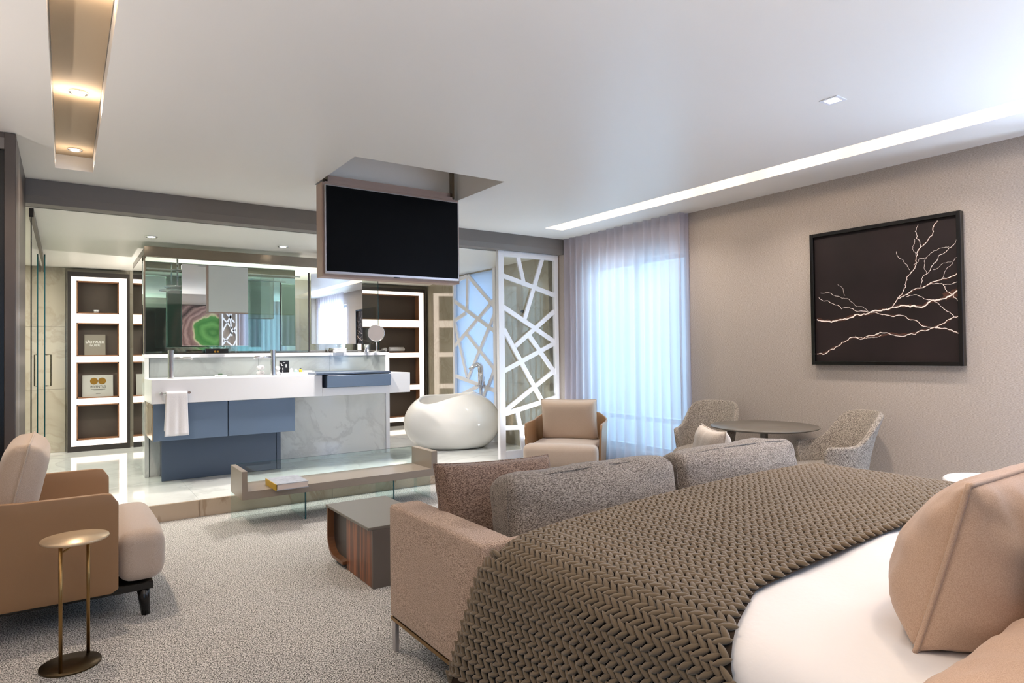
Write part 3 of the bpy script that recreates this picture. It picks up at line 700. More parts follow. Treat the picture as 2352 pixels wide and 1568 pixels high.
# ------------------------------------------------------------------ left glass partition and door
gl = empty('glass_partition', (-.22, 7.7, S), 'fixed glass partition of the shower room at the far left', 'glass panel')
obj('pane', B(-.224, -.216, 6.25, 9.0, S, 2.45), M_glassG, gl); obj('rail', B(-.235, -.205, 6.25, 10.15, 2.45, 2.519), M_dark, gl)
gd = empty('glass_door', (-.18, 9.3, S), 'green-edged sliding glass door with square bronze handle in front of the marble wall', 'door')
obj('pane', B(-.190, -.180, 8.6, 9.75, S+.01, 2.47), M_glassG, gd); obj('edge', B(-.191, -.179, 8.592, 8.60, S+.01, 2.47), M_glassE, gd)
bm = bmesh.new(); tube(bm, [(-.18, 9.2, 1.39), (-.14, 9.2, 1.39), (-.14, 9.2, 1.03), (-.18, 9.2, 1.03)], .008, 8); obj('handle', bm, M_steel, gd)

# ------------------------------------------------------------------ bathtub
tubc = Vector((4.13, 7.36, 0)); ang = math.radians(-31)
bm = bmesh.new(); nth = 72; rings = []
def tubR(th, grow=1.0):
    a_, b_ = .625*grow, .48*grow; return a_*b_/math.sqrt((b_*math.cos(th))**2+(a_*math.sin(th))**2)
def rimz(th):   # saddle rim: high at both ends, dipping at the near left
    d = (th-math.radians(222)+PI) % (2*PI)-PI
    return .668+.020*math.cos(th)-.085*math.exp(-(d/.62)**2)+.012*math.cos(2*th)
def tubf(t): return math.sqrt(max(0, 1-((t-.47)/.665)**2))
for (t, inn) in [(i/26, 0) for i in range(27)]+[(1, 1)]+[(1-i/14, 2) for i in range(0, 15)]:
    row = []
    for k in range(nth):
        th = 2*PI*k/nth; rz = rimz(th)
        if inn == 0:
            f = tubf(t*rz/.668); z = .012+(rz-.012)*t
        elif inn == 1: f = tubf(rz/.668)-.02; z = rz+.010
        else:
            f = (tubf(rz/.668)-.05)*(.72+.28*t)+.12*math.sin(PI*t); z = .16+(rz-.16)*t
        R0 = tubR(th)*f
        row.append(bm.verts.new((R0*math.cos(th), R0*math.sin(th), z)))
    rings.append(row)
for A, C_ in zip(rings, rings[1:]):
    for k in range(nth): bm.faces.new((A[k], A[(k+1) % nth], C_[(k+1) % nth], C_[k]))
bm.faces.new(rings[0][::-1]); bm.faces.new(rings[-1])
tu = empty('bathtub', (tubc.x, tubc.y, S), 'white egg-shaped freestanding bathtub with a saddle rim on the marble floor', 'bathtub', rotz=ang, world=False)
obj('shell', bm, M_tub, tu, True)
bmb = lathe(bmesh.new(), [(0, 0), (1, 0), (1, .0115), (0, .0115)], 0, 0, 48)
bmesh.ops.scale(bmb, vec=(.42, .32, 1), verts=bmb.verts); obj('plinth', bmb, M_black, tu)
obj('drain', lathe(bmesh.new(), [(0, .166), (.03, .166), (.032, .162), (.032, .1605)], 0, 0, 20), M_chrome, tu, True)
tf = empty('tub_tap', (4.76, 7.56, S), 'tall chrome floor-standing tub tap behind the egg tub', 'tap')
X, Y = 4.725, 7.60
obj('column', tube(bmesh.new(), [(X, Y, S), (X, Y, S+.01), (X, Y, S+.011), (X, Y, .90)], [.05, .05, .024, .024], 18), M_chrome, tf, True)
obj('neck', tube(bmesh.new(), [(X, Y, .90), (X, Y, 1.10), (X-.005, Y, 1.15), (X-.025, Y+.0, 1.185), (X-.06, Y, 1.195), (X-.11, Y+.02, 1.165), (X-.16, Y+.04, 1.12)], [.042, .042, .042, .038, .034, .028, .024], 18), M_chrome, tf, True)
obj('collar', tube(bmesh.new(), [(X-.09, Y, .90), (X+.062, Y, .90)], .014, 12), M_chrome, tf, True)
obj('hand_shower', tube(bmesh.new(), [(X+.052, Y, .87), (X+.052, Y, 1.02)], [.016, .008], 12), M_chrome, tf, True)

# ------------------------------------------------------------------ television in its ceiling recess
tv = empty('television', (2.24, 4.9, 1.96), 'black flat television lowered from the ceiling recess over the room', 'television')
zt, zb_ = 2.668, 1.975
obj('casing', B(1.628, 2.845, 4.915, 5.05, 1.955, 2.69, bev=.003, seg=1), M_case, tv)
obj('rear_panel', B(1.64, 2.835, 5.05, 5.056, 1.965, 2.68), M_whiteP, tv)
obj('bezel', B(1.642, 2.825, 4.888, 4.914, zb_, zt, bev=.005), M_bezel, tv)
obj('screen_panel', B(1.652, 2.816, 4.885, 4.889, zb_+.022, zt-.010), M_screen, tv)
obj('sensor', B(2.21, 2.26, 4.882, 4.888, zb_-.003, zb_+.004, bev=.001, seg=1), M_black, tv)
obj('lift_bar', B(1.66, 2.80, 4.93, 4.95, 2.69, 2.715), M_case, tv); obj('lift_bar', B(1.66, 2.80, 4.97, 5.0, 2.69, 2.76), M_case, tv)
for x in (1.66, 2.79): obj('bracket', B(x, x+.02, 4.93, 4.98, 2.70, 3.018), M_steel, tv)

# ------------------------------------------------------------------ ceiling downlights
def downlight(x, y, z, label, sq=True, power=6, group='recessed downlights', s=.055, col=WARM, spot=True, sz=2.3):
    e = empty('downlight', (x, y, z), label, 'light', group)
    if sq:
        bm = bmesh.new()
        for a in ((-s, s, -s, -s+.016), (-s, s, s-.016, s), (-s, -s+.016, -s+.016, s-.016), (s-.016, s, -s+.016, s-.016)): bx(bm, x+a[0], x+a[1], y+a[2], y+a[3], z-.004, z+.0)
        obj('frame', bm, M_whiteP, e)
    else: obj('frame', tube(bmesh.new(), [(x+s*math.cos(a), y+s*math.sin(a), z-.003) for a in np.linspace(0, 2*PI, 29)[:-1]], .006, 8, closed=True), M_chrome, e, True)
    obj('lens', lathe(bmesh.new(), [(0, z-.002), (s*.62, z-.002), (s*.62, z-.0005)], x, y, 20), M_lamp, e)
    if spot:
        l = bpy.data.lights.new('down_spot', 'SPOT'); l.energy = power; l.color = col; l.spot_size = sz; l.spot_blend = .8; l.shadow_soft_size = .05
        o = bpy.data.objects.new('down_spot', l); COL.objects.link(o); o.location = (x, y, z-.02)
downlight(3.43, 1.87, C, 'square recessed downlight in the ceiling above the far side of the bed', power=70, s=.05)
downlight(.685, 7.145, CB, 'round downlight in the bath ceiling left of centre, above the left tap', False, 50, s=.05, col=(1, .9, .8))
downlight(1.926, 7.102, CB, 'round downlight in the bath ceiling nearest the television', False, 50, s=.05, col=(1, .9, .8))
downlight(.058, 4.219, C+.0995, 'round downlight inside the left ceiling trough, nearer the camera', False, 45, s=.04)
downlight(.054, 5.40, C+.0995, 'round downlight at the far end of the left ceiling trough', False, 45, s=.04)
# cove lamps hidden in the troughs wash the pockets
for k in range(9):
    y = .1+k*.66
    l = bpy.data.lights.new('cove_lamp', 'POINT'); l.energy = .4 if k % 2 else 1.4; l.color = WARM; l.shadow_soft_size = .03
    o = bpy.data.objects.new('cove_lamp', l); COL.objects.link(o); o.location = (4.345, y, C+.055)
area('cove_strip', (4.315, 2.6, C+.05), (0, -PI/2, 0), .03, 5.6, 2.6, WARM)
for y_, e_ in ((1.5, .6), (2.95, .8), (4.22, .55), (5.38, .16)): area('cove_lamp', (.052, y_, C+.03), (PI, 0, 0), .19, .12, e_, WARM)
struct('trim_3', B(-.055, .16, -.4, 5.585, C+.100, C+.108), simple('tan_trough_lining', (186, 166, 138), .6))
for k in range(5):  # unseen spots added in the right slot to brighten wall and table
    l = bpy.data.lights.new('slot_fill', 'SPOT'); l.energy = 26; l.color = (1, .88, .78); l.spot_size = 2.3; l.spot_blend = 1; l.shadow_soft_size = .05
    o = bpy.data.objects.new('slot_fill', l); COL.objects.link(o); o.location = (4.42, .9+k*1.05, C+.03)
# added spots without fixtures, hidden from view: fill light for the bath
for x, y, p in ((2.9, 6.7, 60), (3.4, 8.6, 55), (.30, 8.9, 65), (2.2, 6.45, 110)):
    l = bpy.data.lights.new('down_spot', 'SPOT'); l.energy = p; l.color = (1, .93, .86); l.spot_size = 2.5; l.spot_blend = .9; l.shadow_soft_size = .08
    o = bpy.data.objects.new('down_spot', l); COL.objects.link(o); o.location = (x, y, CB-.02)
for x, y, p in ((.6, .9, 25), (1.9, .3, 20), (3.2, .2, 20)):  # warm fill spots added over the bed, out of view
    l = bpy.data.lights.new('down_spot', 'SPOT'); l.energy = p; l.color = (1, .76, .56); l.spot_size = 2.4; l.spot_blend = .9; l.shadow_soft_size = .08
    o = bpy.data.objects.new('down_spot', l); COL.objects.link(o); o.location = (x, y, C-.02)

# ------------------------------------------------------------------ curtains
def curtain(name, x, y0, y1, z0, z1, label, wl=.125, amp=.032, ret=True, axis='x'):
    bm = bmesh.new(); n = int(abs(y1-y0)/.0075); path = []
    for i in range(n+1):
        t = i/n; y = y0+(y1-y0)*t
        ph = 2*PI*(y/wl+.22*math.sin(y*3.1)+.1*math.sin(y*9.7))
        d = amp*(math.sin(ph)+.28*math.sin(2*ph+1)); path.append((d, y))
    if ret:
        xe = path[-1][0]
        for k in range(1, 12): path.append((xe+.0145*k, y1-.012*math.sin(k*1.5)))
    nz = 14; G = []
    for d, y in path:
        row = []
        for j in range(nz+1):
            t = j/nz; z = z0+(z1-z0)*t; f = .55+.6*(1-t)
            if ret and y == path[-1][1]: f = 1
            dd = d*f if abs(d) < amp*1.4 else d
            dd += .006*math.sin(z*2+y*6)*(1-t)
            row.append(bm.verts.new((x+dd, y, z) if axis == 'x' else (y, x+dd, z)))
        G.append(row)
    for a, c in zip(G, G[1:]):
        for j in range(nz): bm.faces.new((a[j], a[j+1], c[j+1], c[j]))
    o = obj(name, bm, M_sheer, None, True); tag(o, label, 'curtain'); return origin_to(o, (x, (y0+y1)/2, z0) if axis == 'x' else ((y0+y1)/2, x, z0))
curtain('sheer_curtain', 4.918, 6.012, 4.225, .015, C-.004, 'pleated sheer curtain glowing blue in front of the tall window by the armchair')
curtain('sheer_curtain', 4.93, -.45, 1.32, .015, C-.004, 'sheer curtain on the right wall, seen only in the right vanity mirror', ret=False)
curtain('sheer_curtain', -.545, 3.2, 4.6, .015, C-.004, 'sheer curtain at the bed-head wall, seen only in the left vanity mirror', ret=False, axis='y')

# ------------------------------------------------------------------ pictures
pc = empty('lightning_picture', (5.03, 2.4, 1.2), 'large framed black picture of branching white lightning on the taupe wall', 'picture')
PY0, PY1, PZ0, PZ1 = 1.862, 2.945, 1.222, 2.281; fw = .028
for a in ((PY0, PY0+fw, PZ0, PZ1), (PY1-fw, PY1, PZ0, PZ1), (PY0+fw, PY1-fw, PZ0, PZ0+fw), (PY0+fw, PY1-fw, PZ1-fw, PZ1)):
    obj('frame', B(5.000, 5.048, *a, bev=.002, seg=1), M_black, pc)
pr_ = obj('print', B(5.024, 5.030, PY0+fw, PY1-fw, PZ0+fw, PZ1-fw), M_storm, pc)
BOLT = [(8,[(2.905,1.590),(2.844,1.572),(2.729,1.576),(2.599,1.608),(2.506,1.612),(2.425,1.631),(2.355,1.635),(2.320,1.651),(2.227,1.654),(2.122,1.638),(2.066,1.678),(2.003,1.686),(1.942,1.707),(1.892,1.748)]),
(5,[(2.911,1.309),(2.819,1.326),(2.729,1.374),(2.612,1.438),(2.473,1.446),(2.350,1.458),(2.223,1.446),(2.125,1.473),(2.046,1.492),(1.976,1.523),(1.923,1.558),(1.892,1.561)]),
(5,[(2.046,1.492),(1.962,1.476),(1.892,1.444)]),(4,[(2.479,1.620),(2.382,1.601),(2.270,1.590),(2.172,1.549),(2.069,1.493)]),
(4,[(2.337,1.648),(2.285,1.707),(2.228,1.792),(2.219,1.862),(2.173,1.910),(2.154,1.996),(2.121,2.070),(2.048,2.138),(2.039,2.197),(2.011,2.239)]),
(3,[(2.121,2.070),(2.148,2.136),(2.135,2.230)]),(2,[(2.197,1.913),(2.241,1.989),(2.286,2.058)]),
(5,[(2.285,1.716),(2.217,1.738),(2.135,1.775),(2.079,1.796),(1.997,1.822),(1.910,1.843),(1.892,1.861)]),
(3,[(2.135,1.775),(2.109,1.860),(2.061,1.898),(2.021,1.953),(2.005,1.994),(1.943,2.037),(1.898,2.081),(1.892,2.120)]),
(2,[(1.997,1.822),(1.969,1.879),(1.923,1.924),(1.892,1.970)]),(3,[(2.079,1.796),(1.994,1.796),(1.892,1.802)]),
(2,[(2.172,1.945),(2.130,1.989),(2.083,1.991),(2.019,2.030),(1.943,2.045)]),(3,[(2.226,1.721),(2.120,1.712),(2.050,1.681),(1.989,1.626),(1.923,1.558)]),
(3,[(1.986,1.791),(1.942,1.724),(1.892,1.661)]),(3,[(2.886,1.767),(2.801,1.726),(2.703,1.662),(2.607,1.651),(2.497,1.621)]),
(2,[(2.870,1.801),(2.789,1.794),(2.701,1.748),(2.634,1.724),(2.551,1.671),(2.497,1.626)]),(1.5,[(2.728,1.857),(2.672,1.765)]),
(2,[(2.154,1.996),(2.175,2.06),(2.160,2.13)]),(2,[(2.083,1.991),(2.10,1.93),(2.085,1.87)]),(1.5,[(2.045,1.898),(1.99,1.93),(1.93,1.94)]),(2,[(2.599,1.446),(2.52,1.425),(2.44,1.432),(2.40,1.452)])]
def ribbon(bm, pl, wd, x, jit):
    rnd = random.Random(int(wd*100+pl[0][0]*1000)); P = [Vector(p) for p in pl]
    for it in range(3):
        Q = [P[0]]
        for a, c in zip(P, P[1:]):
            d = c-a; L = d.length; mid = (a+c)/2
            if L > .012: mid += Vector((-d.y, d.x))*rnd.uniform(-1, 1)*jit
            Q += [mid, c]
        P = Q
    prev = None
    for i, p in enumerate(P):
        t = (P[min(i+1, len(P)-1)]-P[max(i-1, 0)]).normalized(); nn = Vector((-t.y, t.x))*wd/2*(.7+.6*rnd.random())
        cur = (bm.verts.new((x, p.x+nn.x, p.y+nn.y)), bm.verts.new((x, p.x-nn.x, p.y-nn.y)))
        if prev: bm.faces.new((prev[0], prev[1], cur[1], cur[0]))
        prev = cur
M_bolt = simple('lightning_white_ink', (250, 236, 226), .8); M_glow = simple('lightning_ember_ink', (74, 42, 28), .8)
bm = bmesh.new()
for wd, pl in BOLT: ribbon(bm, pl, wd*.00105, 5.0225, .16)
obj('lightning', bm, M_bolt, pc)
bm = bmesh.new()
for wd, pl in BOLT:
    if wd >= 4: ribbon(bm, pl, wd*.0024, 5.0232, .10)
ribbon(bm, [(1.98, 1.70), (1.94, 1.715), (1.893, 1.72)], .05, 5.0230, .1)
obj('ember_halo', bm, M_glow, pc)
ap = empty('stone_picture', (2.1, -.59, 1.4), 'large picture of banded brown agate with green centre, seen in the left mirror', 'picture')
o = obj('print', B(1.2, 2.80, -.595, -.57, 1.35, 2.45), M_agate, ap)
o.data.transform(Matrix.Translation((2.1-2.66, 0, 1.4-1.85))); o.location = (.56, 0, .45)
obj('frame', bx(B(1.18, 2.82, -.599, -.565, 1.33, 1.35), 1.18, 2.82, -.599, -.565, 2.45, 2.47), M_dark, ap)
ls = empty('lattice_screen', (3.0, -.55, 1.1), 'small white lattice panel beside the agate picture, seen in the left mirror', 'screen')
for a in ((2.84, 2.87, 1.1, 2.45), (3.13, 3.16, 1.1, 2.45)): obj('post', B(a[0], a[1], -.56, -.53, a[2], a[3]), M_whiteP, ls)
for a, b_ in (((2.85, 2.4), (3.1, 2.1)), ((3.12, 2.44), (2.86, 1.9)), ((2.86, 2.2), (3.14, 1.85)), ((3.14, 2.0), (2.86, 1.6)), ((2.86, 1.75), (3.14, 1.5)), ((3.14, 1.7), (2.9, 1.2)), ((2.86, 1.4), (3.14, 1.2)), ((3.0, 2.44), (3.05, 1.8))):
    obj('slat', barbox(bmesh.new(), a, b_, .03, .02, 'y', -.545), M_whiteP, ls)

# ------------------------------------------------------------------ bench with glass
be = empty('media_bench', (2.0, 5.58, 0), 'low taupe bench with upturned ends on glass sheets, in front of the marble step', 'bench')
bm = bmesh.new(); prism(bm, [(1.130, .222), (2.845, .222), (2.845, .445), (2.785, .445), (2.785, .283), (1.172, .283), (1.172, .445), (1.130, .445)], 'y', 5.36, 5.775)
bmesh.ops.bevel(bm, geom=list(bm.edges), offset=.002, segments=1, affect='EDGES'); obj('seat', bm, M_taupe, be)
obj('glass_back', B(1.132, 2.84, 5.779, 5.789, .001, .443), M_glassB, be)
obj('glass_edge', B(1.132, 2.84, 5.779, 5.789, .443, .4445), M_glassE, be)
for x in (1.62, 2.405): 
    obj('glass_leg', B(x, x+.012, 5.375, 5.777, .001, .221), M_glassB, be); obj('glass_leg_edge', B(x, x+.012, 5.370, 5.375, .001, .221), M_glassE, be)
obj('glass_leg', B(2.805, 2.817, 5.45, 5.777, .001, .221), M_glassB, be)
bk = empty('book', (1.49, 5.42, .283), 'thick yellow-spined book lying on the taupe bench', 'book')
obj('pages', B(1.372, 1.614, 5.262, 5.575, .289, .330), M_paper, bk)
bm = bmesh.new(); bx(bm, 1.366, 1.618, 5.258, 5.58, .330, .334); bx(bm, 1.366, 1.618, 5.258, 5.58, .284, .289); obj('cover', bm, M_bkgrey, bk, label='grey photo cover')
obj('spine', B(1.360, 1.3665, 5.258, 5.58, .284, .334), M_yellow, bk, label='yellow spine')

# ------------------------------------------------------------------ coffee table
co = empty('coffee_table', (1.64, 3.9, 0), 'low grey-topped side table with rosewood base left of the sofa', 'table')
obj('top', B(1.425, 1.85, 3.53, 4.27, .338, .355, bev=.002, seg=1), M_table, co)
obj('wood_base', B(1.455, 1.80, 3.555, 3.965, 0, .337, bev=.002, seg=1), M_wood, co, label='striped rosewood base')
obj('end_panel', B(1.452, 1.85, 3.531, 3.553, 0, .337, bev=.002, seg=1), M_taupeD, co)
arc = [(4.262, .337)]+[(4.262, .16)]+[(4.262-.13+.13*math.cos(a), .16-.13*math.sin(a)) for a in np.linspace(0, PI/2, 9)[1:]]+[(3.967, .03)]
inn = [(3.967, .048)]+[(4.244-.115+.115*math.cos(a), .163-.115*math.sin(a)) for a in np.linspace(PI/2, 0, 9)]+[(4.244, .337)]
bm = bmesh.new(); prism(bm, arc+inn, 'x', 1.43, 1.84); obj('curved_shell', bm, simple('brown_lacquer', (112, 74, 48), .35), co)
bm = bmesh.new(); prism(bm, [(3.967, .048)]+inn[1:]+[(3.967, .337)], 'x', 1.475, 1.80); obj('niche_block', bm, M_dark, co)

# ------------------------------------------------------------------ armchairs
def armchair(loc, rz, sc_, label):
    e = empty('armchair', loc, label, 'armchair', 'tan shell armchairs', rotz=rz, world=False); e.scale = (sc_,)*3
    # shell path: from front of one arm round the back to the other (open polygon), facing +x
    pts = [(.22, -.42), (-.05, -.42), (-.24, -.415)]+[(-.24-.13*math.sin(a), -.285-.13*math.cos(a)) for a in np.linspace(.15, PI/2, 6)]+[(-.375, 0)]
    pts = pts+[(x, -y) for x, y in pts[:-1][::-1]]
    # resample
    P = [Vector(p) for p in pts]; L = [0]
    for a, c in zip(P, P[1:]): L.append(L[-1]+(c-a).length)
    n = 60; Q = []
    for i in range(n+1):
        s = L[-1]*i/n; k = max(j for j in range(len(L)) if L[j] <= s+1e-9); k = min(k, len(P)-2)
        t = (s-L[k])/(L[k+1]-L[k]); Q.append((P[k].lerp(P[k+1], t), s))
    bm = bmesh.new(); G = []
    for p, s in Q:
        d = min(s, L[-1]-s); top = .67+.10*max(0, min(1, (d-.42)/.25))**1.5; r_ = .055
        zt_ = top-(r_-math.sqrt(max(0, r_*r_-(r_-d)**2)) if d < r_ else 0)
        zb2 = .16+(.02-math.sqrt(max(0, .02**2-(.02-d)**2)) if d < .02 else 0)
        row = []
        for j in range(9):
            z = zb2+(zt_-zb2)*j/8; tilt = (z-.16)*.05
            cen = Vector((0, 0)); dirv = (p-Vector((.0, 0))).normalized()
            row.append(bm.verts.new((p.x-(tilt if p.x < -.2 else 0), p.y+(tilt if p.y > 0 else -tilt)*(1 if abs(p.y) > .3 else 0), z)))
        G.append(row)
    for a, c in zip(G, G[1:]):
        for j in range(8): bm.faces.new((a[j], a[j+1], c[j+1], c[j]))
    o = obj('shell', bm, M_shell, e, True); s_ = o.modifiers.new('t', 'SOLIDIFY'); s_.thickness = .026; s_.offset = 0
    bv = o.modifiers.new('b', 'BEVEL'); bv.width = .006; bv.segments = 2; bv.limit_method = 'ANGLE'
    bm = softbox(.30, .385, .12, .05, (0, 0, .02), 8); bmesh.ops.translate(bm, verts=bm.verts, vec=(-.06, 0, .32)); obj('seat', bm, M_cush, e, True)
    bm = softbox(.105, .425, .13, .065, (.02, 0, .012), 8); bmesh.ops.translate(bm, verts=bm.verts, vec=(.325, 0, .32)); obj('seat_front', bm, M_cush, e, True)
    bm, seam = pillow(.68, .50, .20, .03, 20, .002, 3, .38, 6); M = place(bm, (-.20, 0, .685), rx=.22, rz=PI/2)
    o = obj('back_cushion', bm, M_cush2, e, True)
    obj('piping', tube(bmesh.new(), [M @ p for p in seam], .005, 6, closed=True), M_cush2, o, True)
    obj('base_frame', B(-.33, .38, -.385, .385, .135, .175, bev=.004, seg=1), M_black, e)
    for x in (.335, -.30):
        for y in (-.35, .35):
            bm = bmesh.new(); tube(bm, [(x, y, .15), (x+(.012 if x > 0 else -.012), y*1.02, 0)], [.032, .020], 10); obj('leg', bm, M_black, e, True)
    return e
M_cush2 = woven('back_cushion_linen', (182, 160, 140), (208, 188, 168), 600, .85, .25, (1, 1, 1), .5)
armchair((0.0, 4.275, 0), 0, 1.0, 'tan leather armchair with beige seat at the left, beside the small brass table')
armchair((4.385, 5.35, 0), math.radians(-141), .90, 'beige armchair with large back cushion in front of the glowing sheer curtain')

# ------------------------------------------------------------------ brass side table
st = empty('side_table', (.018, 3.47, 0), 'small round brass side table on two thin posts by the left armchair', 'table')
obj('foot_disc', lathe(bmesh.new(), [(0, 0), (.115, 0), (.117, .004), (.115, .010), (.03, .012), (0, .012)], .018, 3.47, 40), M_brassD, st, True)
obj('table_top', lathe(bmesh.new(), [(0, .541), (.118, .541), (.128, .546), (.130, .551), (.128, .556), (0, .556)], .035, 3.475, 44), M_brassT, st, True)
for x, y in ((-.018, 3.382), (.085, 3.545)):
    obj('post', tube(bmesh.new(), [(x, y, .008), (x, y, .541)], .0075, 12), M_brass, st, True)
obj('brace', tube(bmesh.new(), [(-.018, 3.382, .515), (.085, 3.545, .535)], .004, 8), M_brass, st, True)

# ------------------------------------------------------------------ round table and tub chairs
rt = empty('round_table', (4.60, 3.13, 0), 'round grey pedestal table against the taupe wall under the lightning picture', 'table')
obj('table_top', lathe(bmesh.new(), [(0, .718), (.36, .718), (.405, .728), (.412, .734), (.408, .740), (0, .740)], 4.61, 3.13, 64), M_table, rt, True)
obj('pedestal', lathe(bmesh.new(), [(.03, .717), (.03, .06), (.035, .03)], 4.61, 3.13, 24), M_table, rt, True)
obj('foot_disc', lathe(bmesh.new(), [(0, .03), (.04, .03), (.22, .014), (.24, .006), (.24, 0), (0, 0)], 4.61, 3.13, 44), M_table, rt, True)
def tubchair(loc, rz, label):
    e = empty('tub_chair', loc, label, 'chair', 'tweed tub chairs at the round table', rotz=rz, world=False)
    # faces +x; back at -x
    e.scale = (.84, .84, 1)
    bm = bmesh.new(); G = []; n = 48
    for i in range(n+1):
        th = math.radians(-128+256*i/n)          # 0 = back
        a = abs(th)/math.radians(128)
        back = .89; arm = .665; f = 1/(1+math.exp((a-.47)*18)); top = arm+(back-arm)*f
        if a > .93: top -= .05*((a-.93)/.07)**2
        row = []
        for j in range(13):
            t = j/12; z = .40+(top-.40)*t
            rr = .245+.035*t+.05*t*f*t
            cx = -.02-.06*t*t*f
            x = cx-rr*math.cos(th)*(1.05 if a < .6 else 1.12); y = rr*math.sin(th)*1.02
            row.append(bm.verts.new((x, y, z)))
        G.append(row)
    for a, c in zip(G, G[1:]):
        for j in range(12): bm.faces.new((a[j], a[j+1], c[j+1], c[j]))
    o = obj('shell', bm, M_tweed, e, True); s_ = o.modifiers.new('t', 'SOLIDIFY'); s_.thickness = .045; s_.offset = 0
    bv = o.modifiers.new('b', 'BEVEL'); bv.width = .02; bv.segments = 3; bv.limit_method = 'ANGLE'
    bm = softbox(.26, .235, .065, .05, (0, 0, .015), 8); bmesh.ops.translate(bm, verts=bm.verts, vec=(.03, 0, .445)); obj('seat', bm, M_tweed, e, True)
    bm = softbox(.22, .22, .02, .018, (0, 0, 0), 3); bmesh.ops.translate(bm, verts=bm.verts, vec=(.0, 0, .37)); obj('seat_base', bm, M_dark, e, True)
    for x in (.17, -.17):
        for y in (-.17, .17): obj('leg', tube(bmesh.new(), [(x, y, .36), (x*1.25, y*1.25, 0)], [.018, .011], 10), M_dark, e, True)
    return e
tubchair((4.58, 3.70, 0), math.radians(-163), 'grey-brown tweed tub chair left of the round table, in front of the curtain end')
tubchair((4.56, 2.57, 0), math.radians(150), 'grey-brown tweed tub chair right of the round table, seen from its side over the bed')

# ------------------------------------------------------------------ sofa
so = empty('sofa', (2.3, 2.35, 0), 'bouclé sofa with its back to the bed foot', 'sofa'); so['label'] = 'long beige boucle sofa on thin metal legs with its back to the bed'
def sb_(x0, x1, y0, y1, z0, z1, r_, bulge, name, mat, par, n=8, wr=0, smooth=True, rx=0, rz=0):
    bm = softbox((x1-x0)/2, (y1-y0)/2, (z1-z0)/2, r_, bulge, n, wr, x0); place(bm, ((x0+x1)/2, (y0+y1)/2, (z0+z1)/2), rx=rx, rz=rz)
    return obj(name, bm, mat, par, smooth)
sb_(1.22, 1.375, 1.97, 2.778, .155, .662, .018, (.004, 0, .003), 'arm', M_sofa, so)
sb_(3.45, 3.60, 1.97, 2.778, .155, .662, .018, (.004, 0, .003), 'arm', M_sofa, so)
sb_(1.377, 3.448, 1.97, 2.08, .155, .64, .018, (0, 0, 0), 'back', M_sofa, so)
sb_(1.377, 3.448, 2.08, 2.76, .16, .30, .02, (0, 0, 0), 'base', M_sofa, so)
for x0 in (1.38, 2.415): sb_(x0, x0+1.03, 2.09, 2.775, .302, .45, .04, (0, .005, .015), 'seat_cushion', M_sofa, so)
obj('rail', B(1.225, 3.595, 1.975, 2.775, .138, .154), M_brass, so)
for x in (1.228, 3.572):
    for y in (1.99, 2.735): obj('leg', B(x, x+.02, y, y+.03, 0, .138, bev=.002, seg=1), M_bezel, so)
def backcush(x0, x1, y, z0, h, t_, mat, label, rx=-.22, rz=0, seed=0, name='sofa_cushion', grp=None):
    e = empty(name, ((x0+x1)/2, y, z0), label, 'cushion', grp)
    # loaf-shaped: boxed cushion, seam all round near the rear edge
    bm = softbox((x1-x0)/2, t_/2, h/2, .06, (.0, .065, .018), 14, .012, seed)
    M = place(bm, ((x0+x1)/2, y, z0+h/2), rx=rx, rz=rz); o = obj('cover', bm, mat, e, True)
    hw, hh = (x1-x0)/2-.012, h/2-.012; q = []
    for a in np.linspace(0, 2*PI, 97)[:-1]:
        c_, s__ = math.cos(a), math.sin(a); k = (abs(c_)**10+abs(s__)**10)**(-.1); x_, z_ = hw*c_*k, hh*s__*k
        q.append(M @ Vector((x_*1.008, -t_/2+.022, z_*1.015+(.012 if z_ > 0 else -.012)*max(0, 1-(x_/hw)**2))))
    obj('seam', tube(bmesh.new(), q, .0035, 6, closed=True), mat, e, True)
    return e
backcush(1.435, 2.425, 2.19, .452, .385, .17, M_sofaC, 'long grey tweed back cushion on the left half of the sofa', -.10, 0, 1, grp='sofa back cushions')
backcush(2.432, 3.435, 2.19, .452, .385, .17, M_sofaC, 'long grey tweed back cushion on the right half of the sofa', -.10, 0, 5, grp='sofa back cushions')
def pil(name, loc, w_, h_, t_, rx, rz, ry, mat, label, pinch=.07, seed=0, pw=.42, wr=.006, pipe=.004, e_=4, pm=None, n=26, sag=0):
    e = empty(name, loc, label, 'pillow')
    bm, seam = pillow(w_, h_, t_, pinch, n, wr, seed, pw, e_, sag); M = place(bm, Vector(loc)+Vector((0, 0, h_/2*abs(math.cos(rx)))), rx=rx, ry=ry, rz=rz)
    obj('cover', bm, mat, e, True)
    obj('piping', tube(bmesh.new(), [M @ p for p in seam], pipe, 7, closed=True), pm or mat, e, True); return e
pil('throw_pillow', (1.66, 2.53, .455), .66, .40, .17, -.20, .04, .04, M_sofaP, 'brown tweed pillow leaning at the left arm of the sofa', .05, 2)
pil('throw_pillow', (3.27, 2.60, .455), .44, .42, .15, .12, 1.0, 0, M_pillS, 'small pale pillow at the right end of the sofa', .08, 4)

# ------------------------------------------------------------------ bed
bd = empty('bed', (2.37, .75, 0), 'wide bed with upholstered base under white duvet and chunky knit throw', 'bed')
obj('base', B(1.34, 3.42, -.36, 1.80, .10, .34, bev=.02), M_sofa, bd)
sb_(1.32, 3.44, -.36, 1.82, .342, .60, .06, (0, 0, .0), 'mattress', M_duvet, bd, 6)
obj('headboard', B(1.2, 3.56, -.45, -.375, .10, 1.12, bev=.02), M_sofa, bd)
for x in (1.5, 3.3):
    for y in (-.2, 1.6): obj('leg', B(x-.03, x+.03, y-.03, y+.03, 0, .10), M_dark, bd)

